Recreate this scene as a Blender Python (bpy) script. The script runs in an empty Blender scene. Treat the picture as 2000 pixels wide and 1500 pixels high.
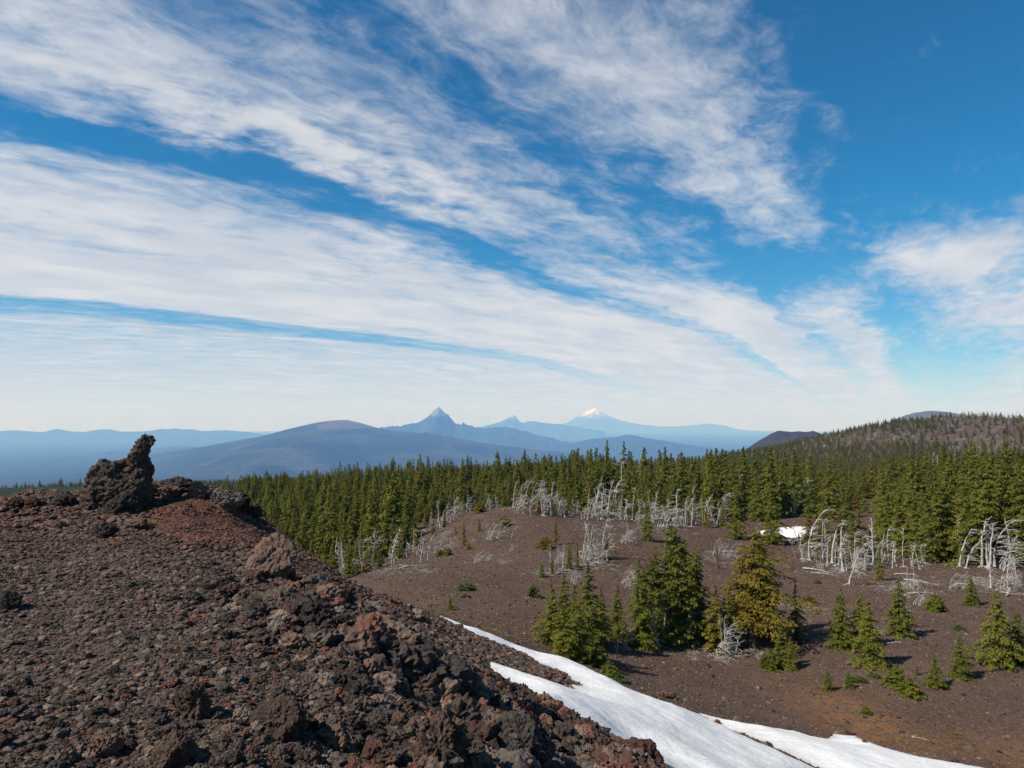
import bpy, bmesh, math, random
import numpy as np

# ------------------------------------------------------------------ camera, sky, sun, exposure
S = bpy.context.scene
COL = S.collection
PITCH = math.atan(62 / 1333)
cam_data = bpy.data.cameras.new('camera')
cam_data.lens = 24.0; cam_data.sensor_width = 36.0
cam_data.clip_start = 0.1; cam_data.clip_end = 300000
cam = bpy.data.objects.new('camera', cam_data); COL.objects.link(cam)
cam.location = (0, 0, 0); cam.rotation_euler = (math.radians(90) + PITCH, 0, 0)
S.camera = cam

SUN_EL = math.radians(46); SUN_FROM = math.radians(-114)   # sun stands left and slightly behind the camera
sun_dir = (math.sin(SUN_FROM) * math.cos(SUN_EL), math.cos(SUN_FROM) * math.cos(SUN_EL), math.sin(SUN_EL))
sun_data = bpy.data.lights.new('sun', 'SUN')
sun_data.energy = 5.0; sun_data.angle = math.radians(0.5); sun_data.color = (1.0, 0.94, 0.85)
sun = bpy.data.objects.new('sun', sun_data); COL.objects.link(sun)
from mathutils import Vector
sun.rotation_euler = Vector(sun_dir).to_track_quat('Z', 'Y').to_euler()

S.view_settings.view_transform = 'Standard'; S.view_settings.look = 'None'
S.view_settings.exposure = 0.5; S.view_settings.gamma = 1.0
S.cycles.use_denoising = True
S.cycles.max_bounces = 4; S.cycles.diffuse_bounces = 2; S.cycles.glossy_bounces = 1
S.cycles.transmission_bounces = 2; S.cycles.transparent_max_bounces = 4; S.cycles.volume_bounces = 1
S.cycles.sample_clamp_indirect = 4

W = bpy.data.worlds.new('World'); S.world = W; W.use_nodes = True
wn, wl = W.node_tree.nodes, W.node_tree.links
wn.clear()
def N(nodes, t, **kw):
    n = nodes.new(t)
    for k, v in kw.items():
        if k.startswith('in_'):
            key = k[3:]
            key = int(key) if key.isdigit() else key
            n.inputs[key].default_value = v
        else: setattr(n, k, v)
    return n
class G:
    """tiny wrapper: build math chains in a node tree"""
    def __init__(s, tree): s.n, s.l = tree.nodes, tree.links
    def m(s, op, a, b=None, c=None, clamp=False):
        n = s.n.new('ShaderNodeMath'); n.operation = op; n.use_clamp = clamp
        for i, v in enumerate((a, b, c)):
            if v is None: continue
            if isinstance(v, (int, float)): n.inputs[i].default_value = v
            else: s.l.new(v, n.inputs[i])
        return n.outputs[0]
    def comb(s, x, y, z=0.0):
        n = s.n.new('ShaderNodeCombineXYZ')
        for i, v in enumerate((x, y, z)):
            if isinstance(v, (int, float)): n.inputs[i].default_value = v
            else: s.l.new(v, n.inputs[i])
        return n.outputs[0]
    def noise(s, vec, scale, detail=4, rough=.5, dist=0., lac=2.0, out='Fac'):
        n = s.n.new('ShaderNodeTexNoise'); n.inputs['Scale'].default_value = scale
        n.inputs['Detail'].default_value = detail; n.inputs['Roughness'].default_value = rough
        n.inputs['Distortion'].default_value = dist; n.inputs['Lacunarity'].default_value = lac
        if vec is not None: s.l.new(vec, n.inputs['Vector'])
        return n.outputs[out]
    def ramp(s, fac, stops, interp='LINEAR', col=False):
        n = s.n.new('ShaderNodeValToRGB'); cr = n.color_ramp; cr.interpolation = interp
        while len(cr.elements) < len(stops): cr.elements.new(0.5)
        for e, (p, c) in zip(cr.elements, stops):
            e.position = p
            e.color = (c, c, c, 1) if isinstance(c, (int, float)) else (*c, 1)
        s.l.new(fac, n.inputs[0]); return n.outputs[0]
    def sstep(s, v, a, b):
        n = s.n.new('ShaderNodeMapRange'); n.interpolation_type = 'SMOOTHSTEP'
        n.inputs[1].default_value = a; n.inputs[2].default_value = b
        s.l.new(v, n.inputs[0]); return n.outputs[0]
    def mix(s, f, a, b, mode='MIX'):
        n = s.n.new('ShaderNodeMix'); n.data_type = 'RGBA'; n.blend_type = mode
        for i, v in ((0, f), (6, a), (7, b)):
            if isinstance(v, (int, float)): n.inputs[i].default_value = v
            elif isinstance(v, tuple): n.inputs[i].default_value = (*v, 1)
            else: s.l.new(v, n.inputs[i])
        return n.outputs[2]

g = G(W.node_tree)
sky = N(wn, 'ShaderNodeTexSky', sky_type='NISHITA', sun_disc=False, sun_elevation=SUN_EL,
        sun_rotation=SUN_FROM, altitude=2100, air_density=1.0, dust_density=0.6, ozone_density=2.2)
hsv = N(wn, 'ShaderNodeHueSaturation'); hsv.inputs['Saturation'].default_value = 1.22; hsv.inputs['Value'].default_value = 1.05
wl.new(sky.outputs[0], hsv.inputs['Color'])

tc = N(wn, 'ShaderNodeTexCoord'); sep = N(wn, 'ShaderNodeSeparateXYZ'); wl.new(tc.outputs['Generated'], sep.inputs[0])
dx, dy, dz = sep.outputs
skyblue = g.mix(1.0, hsv.outputs[0], g.mix(g.sstep(dz, .0, .30), (.70, 1.0, 1.12), (.10, 1.10, 1.24)), 'MULTIPLY')
# the cirrus sheet: directions projected on a high flat layer, axes across (s) and along (t) the wind
zz = g.m('ADD', g.m('MAXIMUM', dz, 0.0), 0.06)
u = g.m('DIVIDE', dx, zz); v = g.m('DIVIDE', dy, zz)
WA = math.radians(31); CA, SA = math.cos(WA), math.sin(WA)
cs = g.m('SUBTRACT', g.m('MULTIPLY', u, CA), g.m('MULTIPLY', v, SA))
ct = g.m('ADD', g.m('MULTIPLY', u, SA), g.m('MULTIPLY', v, CA))
cs = g.m('MULTIPLY', cs, g.m('ADD', 1.0, g.m('MULTIPLY', g.m('SUBTRACT', g.m('MINIMUM', g.m('MAXIMUM', ct, -1.0), 6.0), 1.0), 0.1)))   # the bands draw together down wind
warp = g.noise(g.comb(cs, g.m('MULTIPLY', ct, 0.45)), 1.1, 3, .55)
warp2 = g.noise(g.comb(cs, ct, 7.0), 3.0, 4, .6)
csw = g.m('ADD', g.m('ADD', cs, g.m('MULTIPLY', g.m('SUBTRACT', warp, .5), 0.9)), g.m('MULTIPLY', g.m('SUBTRACT', warp2, .5), 0.34))
curve = [(-9, .42), (-7.5, .46), (-6.4, .5), (-5.75, .6), (-5.4, .22), (-5.1, .32), (-4.8, .98), (-4.0, 1.12), (-3.4, .86), (-3.1, .96), (-2.75, .88),
         (-2.5, .66), (-2.32, .42), (-2.18, .16), (-2.04, .2), (-1.92, .58), (-1.7, .8), (-1.45, .64), (-1.2, .42), (-1.0, .2), (-.86, .42),
         (-.70, .66), (-.54, .6), (-.40, .28), (-.24, .02), (.6, .0), (1.4, .25), (2.2, .5), (3.0, .3)]
cov = g.ramp(g.m('DIVIDE', g.m('ADD', csw, 9.0), 12.0), [((a + 9) / 12, b) for a, b in curve], 'EASE')
def blob(s0, t0, ss, ts, amp):
    a = g.m('POWER', g.m('DIVIDE', g.m('SUBTRACT', csw, s0), ss), 2.0)
    b = g.m('POWER', g.m('DIVIDE', g.m('SUBTRACT', ct, t0), ts), 2.0)
    return g.m('MULTIPLY', g.m('EXPONENT', g.m('MULTIPLY', g.m('ADD', a, b), -1.0)), amp)
for args in [(-.66, 3.75, .33, .5, -.62), (.15, 3.95, .42, .62, .9), (.75, 5.2, .8, 1.2, .75), (-1.35, 4.9, .65, 1.1, .55),
             (-1.75, 2.75, .22, .5, -.25), (-1.35, 2.2, .3, .5, -.12), (-4.6, 4.3, .5, .8, -.3), (-2.75, 1.2, .35, .35, -.1), (-.3, 5.3, .3, .7, -.2), (-1.5, 3.5, .32, .7, -.34), (-2.15, 1.1, .25, .5, -.15), (-.95, 4.3, .3, .8, -.3), (-2.4, 5.0, .5, 1.2, .3)]:
    cov = g.m('ADD', cov, blob(*args))
cov = g.m('ADD', cov, g.m('MULTIPLY', g.sstep(g.m('MULTIPLY', dz, -1.0), -.17, .0), .52))   # the thin veil thickens along a low line of sight
# fibres combed along the wind, finer ripples across it, soft body
fv = g.comb(g.m('MULTIPLY', csw, 3.2), g.m('MULTIPLY', ct, .55))
fib = g.noise(fv, 1.6, 11, .70, .3)
fine = g.noise(g.comb(g.m('MULTIPLY', cs, 2.0), g.m('MULTIPLY', ct, 1.3), 3.0), 3.0, 11, .68, .4)
puff = g.noise(g.comb(cs, ct, 11.0), 6.5, 5, .55, .2)
d0 = g.m('ADD', cov, g.m('MULTIPLY', g.m('SUBTRACT', fib, .5), .85))
d0 = g.m('ADD', d0, g.m('MULTIPLY', g.m('SUBTRACT', fine, .5), 1.25))
pw = blob(-1.8, 1.55, .3, .75, 1.0)
d0 = g.m('ADD', d0, g.m('MULTIPLY', g.m('MULTIPLY', g.m('SUBTRACT', puff, .5), 2.3), pw))
dens = g.sstep(d0, .10, 1.04)
dens = g.m('MULTIPLY', dens, .93)
shade = g.noise(g.comb(g.m('MULTIPLY', csw, 1.6), g.m('MULTIPLY', ct, .9), 5.0), 1.7, 5, .55)
ccol = g.mix(g.sstep(shade, .35, .7), (7.2, 7.6, 8.3), (9.2, 9.3, 9.5))
skyc = g.mix(dens, skyblue, ccol)
bg = N(wn, 'ShaderNodeBackground'); bg.inputs['Strength'].default_value = 0.06
wo = N(wn, 'ShaderNodeOutputWorld')
wl.new(skyc, bg.inputs[0]); wl.new(bg.outputs[0], wo.inputs[0])
W.cycles.sampling_method = 'MANUAL'; W.cycles.sample_map_resolution = 512

#===MARK
# ------------------------------------------------------------------ helpers
rng = np.random.default_rng(7)
R = random.Random(11)
F = 1333.0
CP, SP = math.cos(PITCH), math.sin(PITCH)
def ray(px, py):
    """bearing (x per y, z per y) of a point of the view"""
    x = (px - 1000) / F; z = (750 - py) / F
    y = CP - z * SP
    return x / y, (SP + z * CP) / y
def at(px, py, Y):
    a, b = ray(px, py); return (a * Y, Y, b * Y)

def _hash(a, b, c):
    with np.errstate(over='ignore'):
        h = (a.astype(np.uint32) * np.uint32(374761393) + b.astype(np.uint32) * np.uint32(668265263) + c.astype(np.uint32) * np.uint32(2246822519))
        h = (h ^ (h >> np.uint32(13))) * np.uint32(1274126177)
        h = h ^ (h >> np.uint32(16))
    return h.astype(np.float64) / 4294967295.0
def vnoise(x, y, z=0.0):
    x, y, z = np.broadcast_arrays(np.asarray(x, float), np.asarray(y, float), np.asarray(z, float))
    xi, yi, zi = np.floor(x), np.floor(y), np.floor(z)
    fx, fy, fz = x - xi, y - yi, z - zi
    fx, fy, fz = fx*fx*(3-2*fx), fy*fy*(3-2*fy), fz*fz*(3-2*fz)
    xi, yi, zi = xi.astype(np.int64), yi.astype(np.int64), zi.astype(np.int64)
    def c(i, j, k): return _hash(xi + i, yi + j, zi + k)
    x00 = c(0,0,0)*(1-fx) + c(1,0,0)*fx; x10 = c(0,1,0)*(1-fx) + c(1,1,0)*fx
    x01 = c(0,0,1)*(1-fx) + c(1,0,1)*fx; x11 = c(0,1,1)*(1-fx) + c(1,1,1)*fx
    return ((x00*(1-fy) + x10*fy)*(1-fz) + (x01*(1-fy) + x11*fy)*fz)
def fbm(x, y, z=0.0, o=4, gain=.5):
    s = 0; a = 1; t = 0; f = 1.0
    for i in range(o):
        s = s + a * (vnoise(x*f + 17.3*i, y*f - 9.1*i, np.asarray(z)*f + 5.7*i) - .5); t += a; a *= gain; f *= 2.03
    return s / t
def sm(a, b, v):
    t = np.clip((v - a) / (b - a), 0, 1); return t*t*(3-2*t)

def mesh_np(name, verts, faces, mats=(), smooth=True, mat_idx=None):
    me = bpy.data.meshes.new(name)
    verts = np.asarray(verts, np.float32); faces = np.asarray(faces, np.int32)
    k = faces.shape[1]
    me.vertices.add(len(verts)); me.vertices.foreach_set('co', verts.ravel())
    me.loops.add(faces.size); me.loops.foreach_set('vertex_index', faces.ravel())
    me.polygons.add(len(faces))
    me.polygons.foreach_set('loop_start', np.arange(0, faces.size, k, dtype=np.int32))
    me.polygons.foreach_set('loop_total', np.full(len(faces), k, np.int32))
    for m in mats: me.materials.append(m)
    if mat_idx is not None: me.polygons.foreach_set('material_index', np.asarray(mat_idx, np.int32))
    me.polygons.foreach_set('use_smooth', np.full(len(faces), smooth))
    me.update(calc_edges=True); me.validate()
    return me
def link(name, me, parent=None, loc=None, kind=None, label=None, cat=None, group=None):
    o = bpy.data.objects.new(name, me); COL.objects.link(o)
    if parent: o.parent = parent
    if loc is not None: o.location = loc
    tag(o, label, cat, group, kind)
    return o
def tag(o, label=None, cat=None, group=None, kind=None):
    if label: o['label'] = label
    if cat: o['category'] = cat
    if group: o['group'] = group
    if kind: o['kind'] = kind
def attr(me, name, data):
    a = me.attributes.new(name, 'FLOAT', 'POINT'); a.data.foreach_set('value', np.asarray(data, np.float32))

def material(name):
    m = bpy.data.materials.new(name); m.use_nodes = True
    n = m.node_tree.nodes; n.clear()
    out = n.new('ShaderNodeOutputMaterial'); b = n.new('ShaderNodeBsdfPrincipled')
    m.node_tree.links.new(b.outputs[0], out.inputs[0])
    b.inputs['Roughness'].default_value = .9; b.inputs['Specular IOR Level'].default_value = .15
    return m, G(m.node_tree), b, out
def bump(gx, b, h, strength, dist):
    n = gx.n.new('ShaderNodeBump'); n.inputs['Strength'].default_value = strength; n.inputs['Distance'].default_value = dist
    gx.l.new(h, n.inputs['Height']); gx.l.new(n.outputs[0], b.inputs['Normal'])

# ------------------------------------------------------------------ ground: heights
# (view x, view y, distance ahead in metres) of ground points, then plain (x, y, z) where the view does not reach
CTRL = [
 # lava ridge underfoot
 (0,1500,3.3),(300,1500,3.3),(600,1500,3.5),(800,1500,4.2),(950,1500,5.4),(1100,1500,8),(1290,1492,12.0),
 (0,1300,5),(300,1300,5),(600,1300,5.5),(800,1300,7.2),(900,1325,9),(1100,1405,11),(975,1332,12),(1200,1442,12.4),
 (0,1100,10),(300,1100,9.5),(500,1110,11),(700,1205,13),(830,1260,15),(1000,1288,19),(1115,1337,18.5),
 (0,985,20),(150,990,20),(300,1012,17),(420,1000,18.5),(550,1062,18),(700,1143,21),(830,1200,23),(930,1250,22),
 (350,948,22),(460,985,23),(600,1085,22),(100,972,22.5),
 # snow gully
 (1000,1340,15),(1200,1400,17),(1400,1480,17),(1300,1380,21),(1500,1450,22),(1900,1497,24),(1000,1265,25),(1200,1340,25),
 (1360,1410,24),(1600,1445,25.5),(1750,1500,22),(1950,1560,21),
 # cinder slopes
 (850,1195,28),(1050,1270,28),(1400,1385,28),(1650,1425,28.5),(2000,1490,27),
 (1000,1150,50),(880,1130,52),(1200,1180,48),(745,1128,56),(830,1055,85),(920,1006,95),(1000,988,100),(1150,1006,95),(1300,1030,90),
 (1300,1262,40),(1500,1290,38),(1700,1300,36),(1900,1300,36),(1500,1185,52),(1700,1185,52),(1900,1172,54),(1650,1142,60),(1950,1135,60),
 (1500,1080,80),(1750,1080,80),(1550,1042,93),(1700,975,140),(1960,1100,67),(2150,1300,36),(2200,1120,66),
 (660,1097,82),(600,1062,98),
]
XYZ = [(-12,32,-10.5),(-20,34,-11),(-6,33,-10),(-30,30,-10),(-34,20,-7),(-25,8,-4.5),(-16,45,-14),(-35,60,-20),(-60,60,-22),(-80,120,-33),
 (-15,0,-3),(-12,-10,-3.5),(0,-8,-2.2),(6,-4,-4.5),(12,2,-8.5),(20,-5,-11),(25,12,-13.0),(0,-30,-6),(-30,-30,-8),(40,-20,-14),(40,12,-14),(-60,-60,-14),(60,-60,-16),
 (0,-300,-30),(300,-200,-20),(-300,-200,-50),(0,0.8,-1.72),(-.8,0,-1.7),(.8,0,-1.75),(0,-.8,-1.7),(0,2,-1.75),(1.8,.5,-2.0),(-1.5,1.5,-1.7),
 (-20,130,-17.5),(0,135,-18.5),(15,130,-18),(-14,112,-16.5),(60,170,-20.5),(75,130,-16)]
for px, top, Y, h in [(430,948,190,6),(460,950,200,6),(550,940,230,6.5),(700,915,240,7),(900,897,230,8),(1100,895,220,10),(1300,892,200,11),
                      (1420,888,160,12),(1550,884,175,13),(1700,885,190,13),(1870,860,200,13),(2000,855,200,13),(2200,850,200,13)]:
    x, y, z = at(px, top, Y); XYZ.append((x, y, z - h))
for px, top, Y, h in [(1500,888,600,8),(1600,850,700,7),(1700,822,780,7),(1800,808,800,7),(1900,803,800,7),(2000,812,780,7),(1850,853,650,4),
                      (1750,884,560,4),(1950,866,600,4),(1600,900,500,6),(2300,822,760,7),(2600,860,700,8),(1420,895,520,9),
                      (1200,903,900,8),(1000,903,900,8),(700,925,900,8),(400,935,900,8),(60,952,420,0),(420,946,340,0),(-200,960,420,0),
                      (1250,925,400,12),(1000,925,420,12),(800,935,420,12),(1700,870,1000,40),(1900,850,1050,50),(240,955,380,0)]:
    x, y, z = at(px, top, Y); XYZ.append((x, y, z - h))
P = np.array([at(*c) for c in CTRL] + XYZ)
def uv(x, y):
    r = np.sqrt(x*x + y*y); return np.stack([np.arctan2(x, y) * 1.6, np.log(np.maximum(r, .5))], -1)
def tps(d): return d*d*np.log(np.maximum(d, 1e-9))
U = uv(P[:,0], P[:,1]); n = len(P)
A = np.zeros((n+3, n+3)); D = np.linalg.norm(U[:,None]-U[None], axis=-1)
A[:n,:n] = tps(D) + np.eye(n) * 2e-4; A[:n,n] = 1; A[:n,n+1:] = U; A[n,:n] = 1; A[n+1:,:n] = U.T
WTS = np.linalg.solve(A, np.concatenate([P[:,2], np.zeros(3)]))
def rbf(x, y):
    q = uv(x, y); out = np.empty(len(q))
    for i in range(0, len(q), 40000):
        k = q[i:i+40000]
        d = np.sqrt(((k[:,None,:] - U[None]) ** 2).sum(-1))
        out[i:i+40000] = tps(d) @ WTS[:n] + WTS[n] + k @ WTS[n+1:]
    return out
def valley(r): return -1100 * (1 - np.exp(-r / 8500)) - r*r / 1.48e7    # with the curve of the earth
def inside(poly, x, y):
    """signed distance to a plan polygon, positive inside"""
    poly = np.asarray(poly, float); ins = np.zeros(len(x), bool); dist = np.full(len(x), 1e9)
    for (x0, y0), (x1, y1) in zip(poly, np.roll(poly, -1, 0)):
        ex, ey = x1-x0, y1-y0
        t = np.clip(((x-x0)*ex + (y-y0)*ey) / (ex*ex + ey*ey + 1e-12), 0, 1)
        dist = np.minimum(dist, np.hypot(x-x0-t*ex, y-y0-t*ey))
        c = ((y0 > y) != (y1 > y)) & (x < (x1-x0)*(y-y0)/(y1-y0+1e-12) + x0); ins ^= c
    return np.where(ins, dist, -dist)
def H0(x, y):
    x = np.atleast_1d(np.asarray(x, float)); y = np.atleast_1d(np.asarray(y, float))
    r = np.hypot(x, y); z = np.zeros(len(x)); nearm = r < 1500
    z[nearm] = rbf(x[nearm], y[nearm])
    t = sm(900, 1400, r)
    return z*(1-t) + valley(r)*t
def hit0(px, py, lo=2.0, hi=1300, fn=None):
    a, b = ray(px, py); Y = np.exp(np.linspace(math.log(lo), math.log(hi), 900))
    z = (fn or H0)(a*Y, Y); k = np.nonzero(z > b*Y)[0]
    i = k[0] if len(k) else 899
    if i > 0:
        f0 = b*Y[i-1]-z[i-1]; f1 = z[i]-b*Y[i]; t = f0/(f0+f1+1e-9); yy = Y[i-1] + t*(Y[i]-Y[i-1])
    else: yy = Y[0]
    return np.array([a*yy, yy])
RIDGE = [hit0(px, py) for px, py in [(1320,1540),(1302,1492),(1210,1440),(1147,1413),(1100,1393),(1043,1367),(990,1340),(967,1320),(950,1290),
         (1033,1317),(1112,1345),(1122,1335),(1100,1322),(1083,1307),(1050,1297),(1020,1277),(927,1240),(830,1194)]]
RIDGE += [np.array(p) for p in [(-6,29),(-14,33),(-34,36),(-60,10),(-60,-40),(0,-40),(20,-20),(12,-2)]]
PATH1 = [hit0(px, py) for px, py in [(285,1035),(300,985),(340,975),(400,980),(450,1005),(520,1045),(560,1075),(520,1085),(470,1060),(400,1045)]]
PATH2 = [hit0(px, py) for px, py in [(575,1095),(600,1100),(660,1150),(760,1215),(900,1300),(1050,1440),(1120,1500),(1040,1500),(960,1400),(860,1320),(720,1235),(600,1160)]]
def ridge_mask(x, y):
    d = inside(RIDGE, x, y) + 1.1 * fbm(x*1.1, y*1.1, 3, 3)
    return sm(-.25, .25, d)
def coarse(x, y):
    q = .87*x + .5*y; c = sm(.5, 2.2, q + 1.5*fbm(x*.4, y*.4, 21, 2)) * sm(9.0, 5.5, q) * sm(15, 10, y)
    return np.clip(c + .35*sm(13, 16, y), 0, 1)
def path_mask(x, y):
    # the worn red path over the crest, and the fine chute running down the flank
    d1 = -inside(PATH1, x, y); d2 = -inside(PATH2, x, y)
    return sm(.7, -.4, np.minimum(d1, d2) + .5*fbm(x*1.3, y*1.3, 77, 2))
def H(x, y):
    x = np.atleast_1d(np.asarray(x, float)); y = np.atleast_1d(np.asarray(y, float))
    z = H0(x, y); r = np.hypot(x, y); nearm = r < 60
    rk = np.zeros(len(x)); rk[nearm] = ridge_mask(x[nearm], y[nearm])
    amp = rk * sm(1, 4, r)
    amp[nearm] *= .12 + .88*sm(.2, 3.0, inside(RIDGE, x[nearm], y[nearm]))
    cz = np.zeros(len(x)); cz[nearm] = coarse(x[nearm], y[nearm])
    z = z + amp * ((.45 + .5*cz)*fbm(x*.6, y*.6, 1, 3) + (.14 + .3*cz)*fbm(x*2.0, y*2.0, 2, 3))
    z = z + (1-rk) * (.5*fbm(x*.12, y*.12, 4, 3) * sm(25, 60, r) + .13*fbm(x*.7, y*.7, 6, 4) * sm(14, 22, r))
    z = z + 2.5*fbm(x*.02, y*.02, 8, 3) * sm(180, 400, r) + sm(1500, 4000, r) * 60 * fbm(x*.0006, y*.0006, 9, 4)
    return z
def hit(px, py, lo=2.0, hi=1300): return hit0(px, py, lo, hi, H)
def h1(x, y): return float(H(x, y)[0])

# ------------------------------------------------------------------ materials of the ground
def ground_material():
    m, gx, b, out = material('volcanic_ground')
    geo = gx.n.new('ShaderNodeNewGeometry'); pos = geo.outputs['Position']
    def at_(nm):
        a = gx.n.new('ShaderNodeAttribute'); a.attribute_name = nm; return a.outputs['Fac']
    ridge, red, forest, ochre = at_('ridge'), at_('red'), at_('forest'), at_('ochre')
    # cinder: brown grains with pale specks
    n1 = gx.noise(pos, .35, 5, .6); n2 = gx.noise(pos, 9, 4, .7); n3 = gx.noise(pos, 2.2, 5, .65)
    vor = gx.n.new('ShaderNodeTexVoronoi'); vor.inputs['Scale'].default_value = 7.0; gx.l.new(pos, vor.inputs['Vector'])
    vorc = gx.n.new('ShaderNodeTexVoronoi'); vorc.inputs['Scale'].default_value = 14.0; gx.l.new(pos, vorc.inputs['Vector'])
    cind = gx.mix(gx.sstep(n1, .3, .7), (.058, .038, .030), (.088, .056, .042))
    cind = gx.mix(gx.m('MULTIPLY', gx.sstep(n2, .45, .7), .8), cind, (.135, .092, .070))
    cind = gx.mix(gx.m('MULTIPLY', gx.sstep(n3, .52, .7), .65), cind, (.036, .025, .022))
    speck = gx.m('MULTIPLY', gx.sstep(gx.m('MULTIPLY', vor.outputs['Distance'], -1), -.16, -.09), gx.sstep(gx.noise(pos, 1.3, 2, .5), .5, .62))
    cind = gx.mix(gx.m('MULTIPLY', speck, .6), cind, (.21, .155, .115))
    cind = gx.mix(gx.m('MULTIPLY', ochre, gx.sstep(n3, .35, .6)), cind, (.16, .082, .038))
    cind = gx.mix(red, cind, (.088, .056, .044))
    # lava gravel of the ridge: rust, brown and grey chips
    sepc = gx.n.new('ShaderNodeSeparateColor'); gx.l.new(vorc.outputs['Color'], sepc.inputs[0])
    chips = gx.ramp(sepc.outputs[0], [(0, (.026, .02, .019)), (.3, (.05, .034, .029)), (.55, (.075, .05, .041)), (.75, (.085, .045, .033)), (.9, (.085, .08, .078)), (1, (.13, .10, .085))], 'CONSTANT')
    tone = gx.mix(gx.m('MULTIPLY', gx.sstep(gx.noise(pos, .55, 4, .6), .5, .68), .6), (.082, .057, .046), (.098, .048, .036))
    lava = gx.mix(.5, chips, tone)
    lava = gx.mix(gx.m('MULTIPLY', at_('path'), .75), lava, gx.mix(n3, (.078, .032, .022), (.115, .045, .030)))
    near = gx.mix(ridge, cind, lava)
    nf = gx.noise(pos, .0012, 6, .6); nf2 = gx.noise(pos, .008, 5, .65); nf3 = gx.noise(pos, .05, 3, .6)
    fc = gx.mix(gx.sstep(nf, .42, .62), (.014, .024, .013), (.034, .04, .024))
    fc = gx.mix(gx.m('MULTIPLY', gx.sstep(nf2, .55, .7), .7), fc, (.06, .058, .045))
    fc = gx.mix(gx.m('MULTIPLY', gx.sstep(nf3, .45, .6), .5), fc, (.01, .016, .01))
    col = gx.mix(forest, near, fc)
    gx.l.new(col, b.inputs['Base Color'])
    hh = gx.m('ADD', gx.m('MULTIPLY', n2, .5), gx.m('ADD', gx.m('MULTIPLY', gx.m('SUBTRACT', 1.0, vorc.outputs['Distance']), .5), gx.m('MULTIPLY', n3, 1.2)))
    bump(gx, b, hh, .8, .07)
    b.inputs['Roughness'].default_value = .95; b.inputs['Specular IOR Level'].default_value = .08
    return m
GROUND = ground_material()

# ------------------------------------------------------------------ ground sheet to the horizon
th = np.radians(np.concatenate([np.linspace(-180, -62, 40)[:-1], np.linspace(-62, 62, 760), np.linspace(62, 180, 40)[1:-1]]))
rr = np.concatenate([np.exp(np.linspace(math.log(.5), math.log(130), 620)), np.exp(np.linspace(math.log(130), math.log(64000), 240))[1:]])
TT, RR = np.meshgrid(th, rr); gx_, gy_ = (np.sin(TT)*RR).ravel(), (np.cos(TT)*RR).ravel()
gz_ = H(gx_, gy_)
nt, nr = len(th), len(rr)
i = np.arange(nr-1)[:,None]*nt + np.arange(nt)[None]; j = np.arange(nr-1)[:,None]*nt + (np.arange(nt)[None]+1) % nt
quads = np.stack([i, j, j+nt, i+nt], -1).reshape(-1, 4)[:, ::-1]
me = mesh_np('ground', np.stack([gx_, gy_, gz_], 1), quads, [GROUND])
rg = np.hypot(gx_, gy_); msk = rg < 60
rid = np.zeros(len(gx_)); rid[msk] = ridge_mask(gx_[msk], gy_[msk])
# the worn reddish path over the ridge top is finer and redder
attr(me, 'ridge', rid)
pth_ = np.zeros(len(gx_)); pth_[msk] = path_mask(gx_[msk], gy_[msk]) * (gy_[msk] > 3); pth_ = np.maximum(pth_, .8*sm(9, 14, gy_)*sm(1, -4, gx_)*(rid > 0)*sm(-.15, .1, fbm(gx_*.5, gy_*.5, 33, 3))); attr(me, 'path', pth_)
pxg = 1000 + F * gx_ / np.maximum(gy_, 1e-3)
redm = sm(420, 520, rg) * sm(1000, 900, rg) * (gy_ > 0) * sm(.42, .55, gx_/np.maximum(gy_, 1)) * sm(-.02, .06, fbm(gx_*.012, gy_*.012, 3, 4)) * .85
attr(me, 'red', redm)
och = 1.6*np.exp(-((gx_-14.5)/1.9)**2 - ((gy_-29)/4.0)**2) + 1.3*np.exp(-((gx_-19.5)/3)**2 - ((gy_-26.5)/2.0)**2)
attr(me, 'ochre', np.clip(och, 0, 1) * (gy_ > 20))
attr(me, 'forest', np.clip(np.maximum(sm(700, 1300, rg), sm(150, 280, rg) * sm(620, 480, pxg) * (gy_ > 0)), 0, 1))
link('ground', me, kind='structure')

#===MARK2
# ------------------------------------------------------------------ far country
def far_material(name, low, high, patch, snow=None, nscale=.0009, snow_z=0):
    m, gx, b, out = material(name)
    geo = gx.n.new('ShaderNodeNewGeometry'); pos = geo.outputs['Position']
    n1 = gx.noise(pos, nscale, 7, .62); n2 = gx.noise(pos, nscale*7, 5, .65)
    a = gx.n.new('ShaderNodeAttribute'); a.attribute_name = 'bare'
    c = gx.mix(gx.m('MULTIPLY', gx.sstep(gx.m('ADD', gx.m('MULTIPLY', n1, .55), gx.m('MULTIPLY', n2, .45)), .46, .6), .9), low, patch)
    c = gx.mix(gx.m('MULTIPLY', gx.sstep(n2, .5, .66), .6), c, tuple(v*.45 for v in low))
    c = gx.mix(gx.sstep(gx.m('ADD', a.outputs['Fac'], gx.m('MULTIPLY', gx.m('SUBTRACT', n2, .5), .9)), .4, .6), c, high)
    if snow:
        s = gx.n.new('ShaderNodeAttribute'); s.attribute_name = 'snow'
        sn = gx.sstep(gx.m('ADD', s.outputs['Fac'], gx.m('ADD', gx.m('MULTIPLY', gx.m('SUBTRACT', n1, .5), 2.0), gx.m('MULTIPLY', gx.m('SUBTRACT', n2, .5), 1.6))), .45, .58)
        c = gx.mix(sn, c, (.82, .84, .87))
    gx.l.new(c, b.inputs['Base Color']); return m
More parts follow.
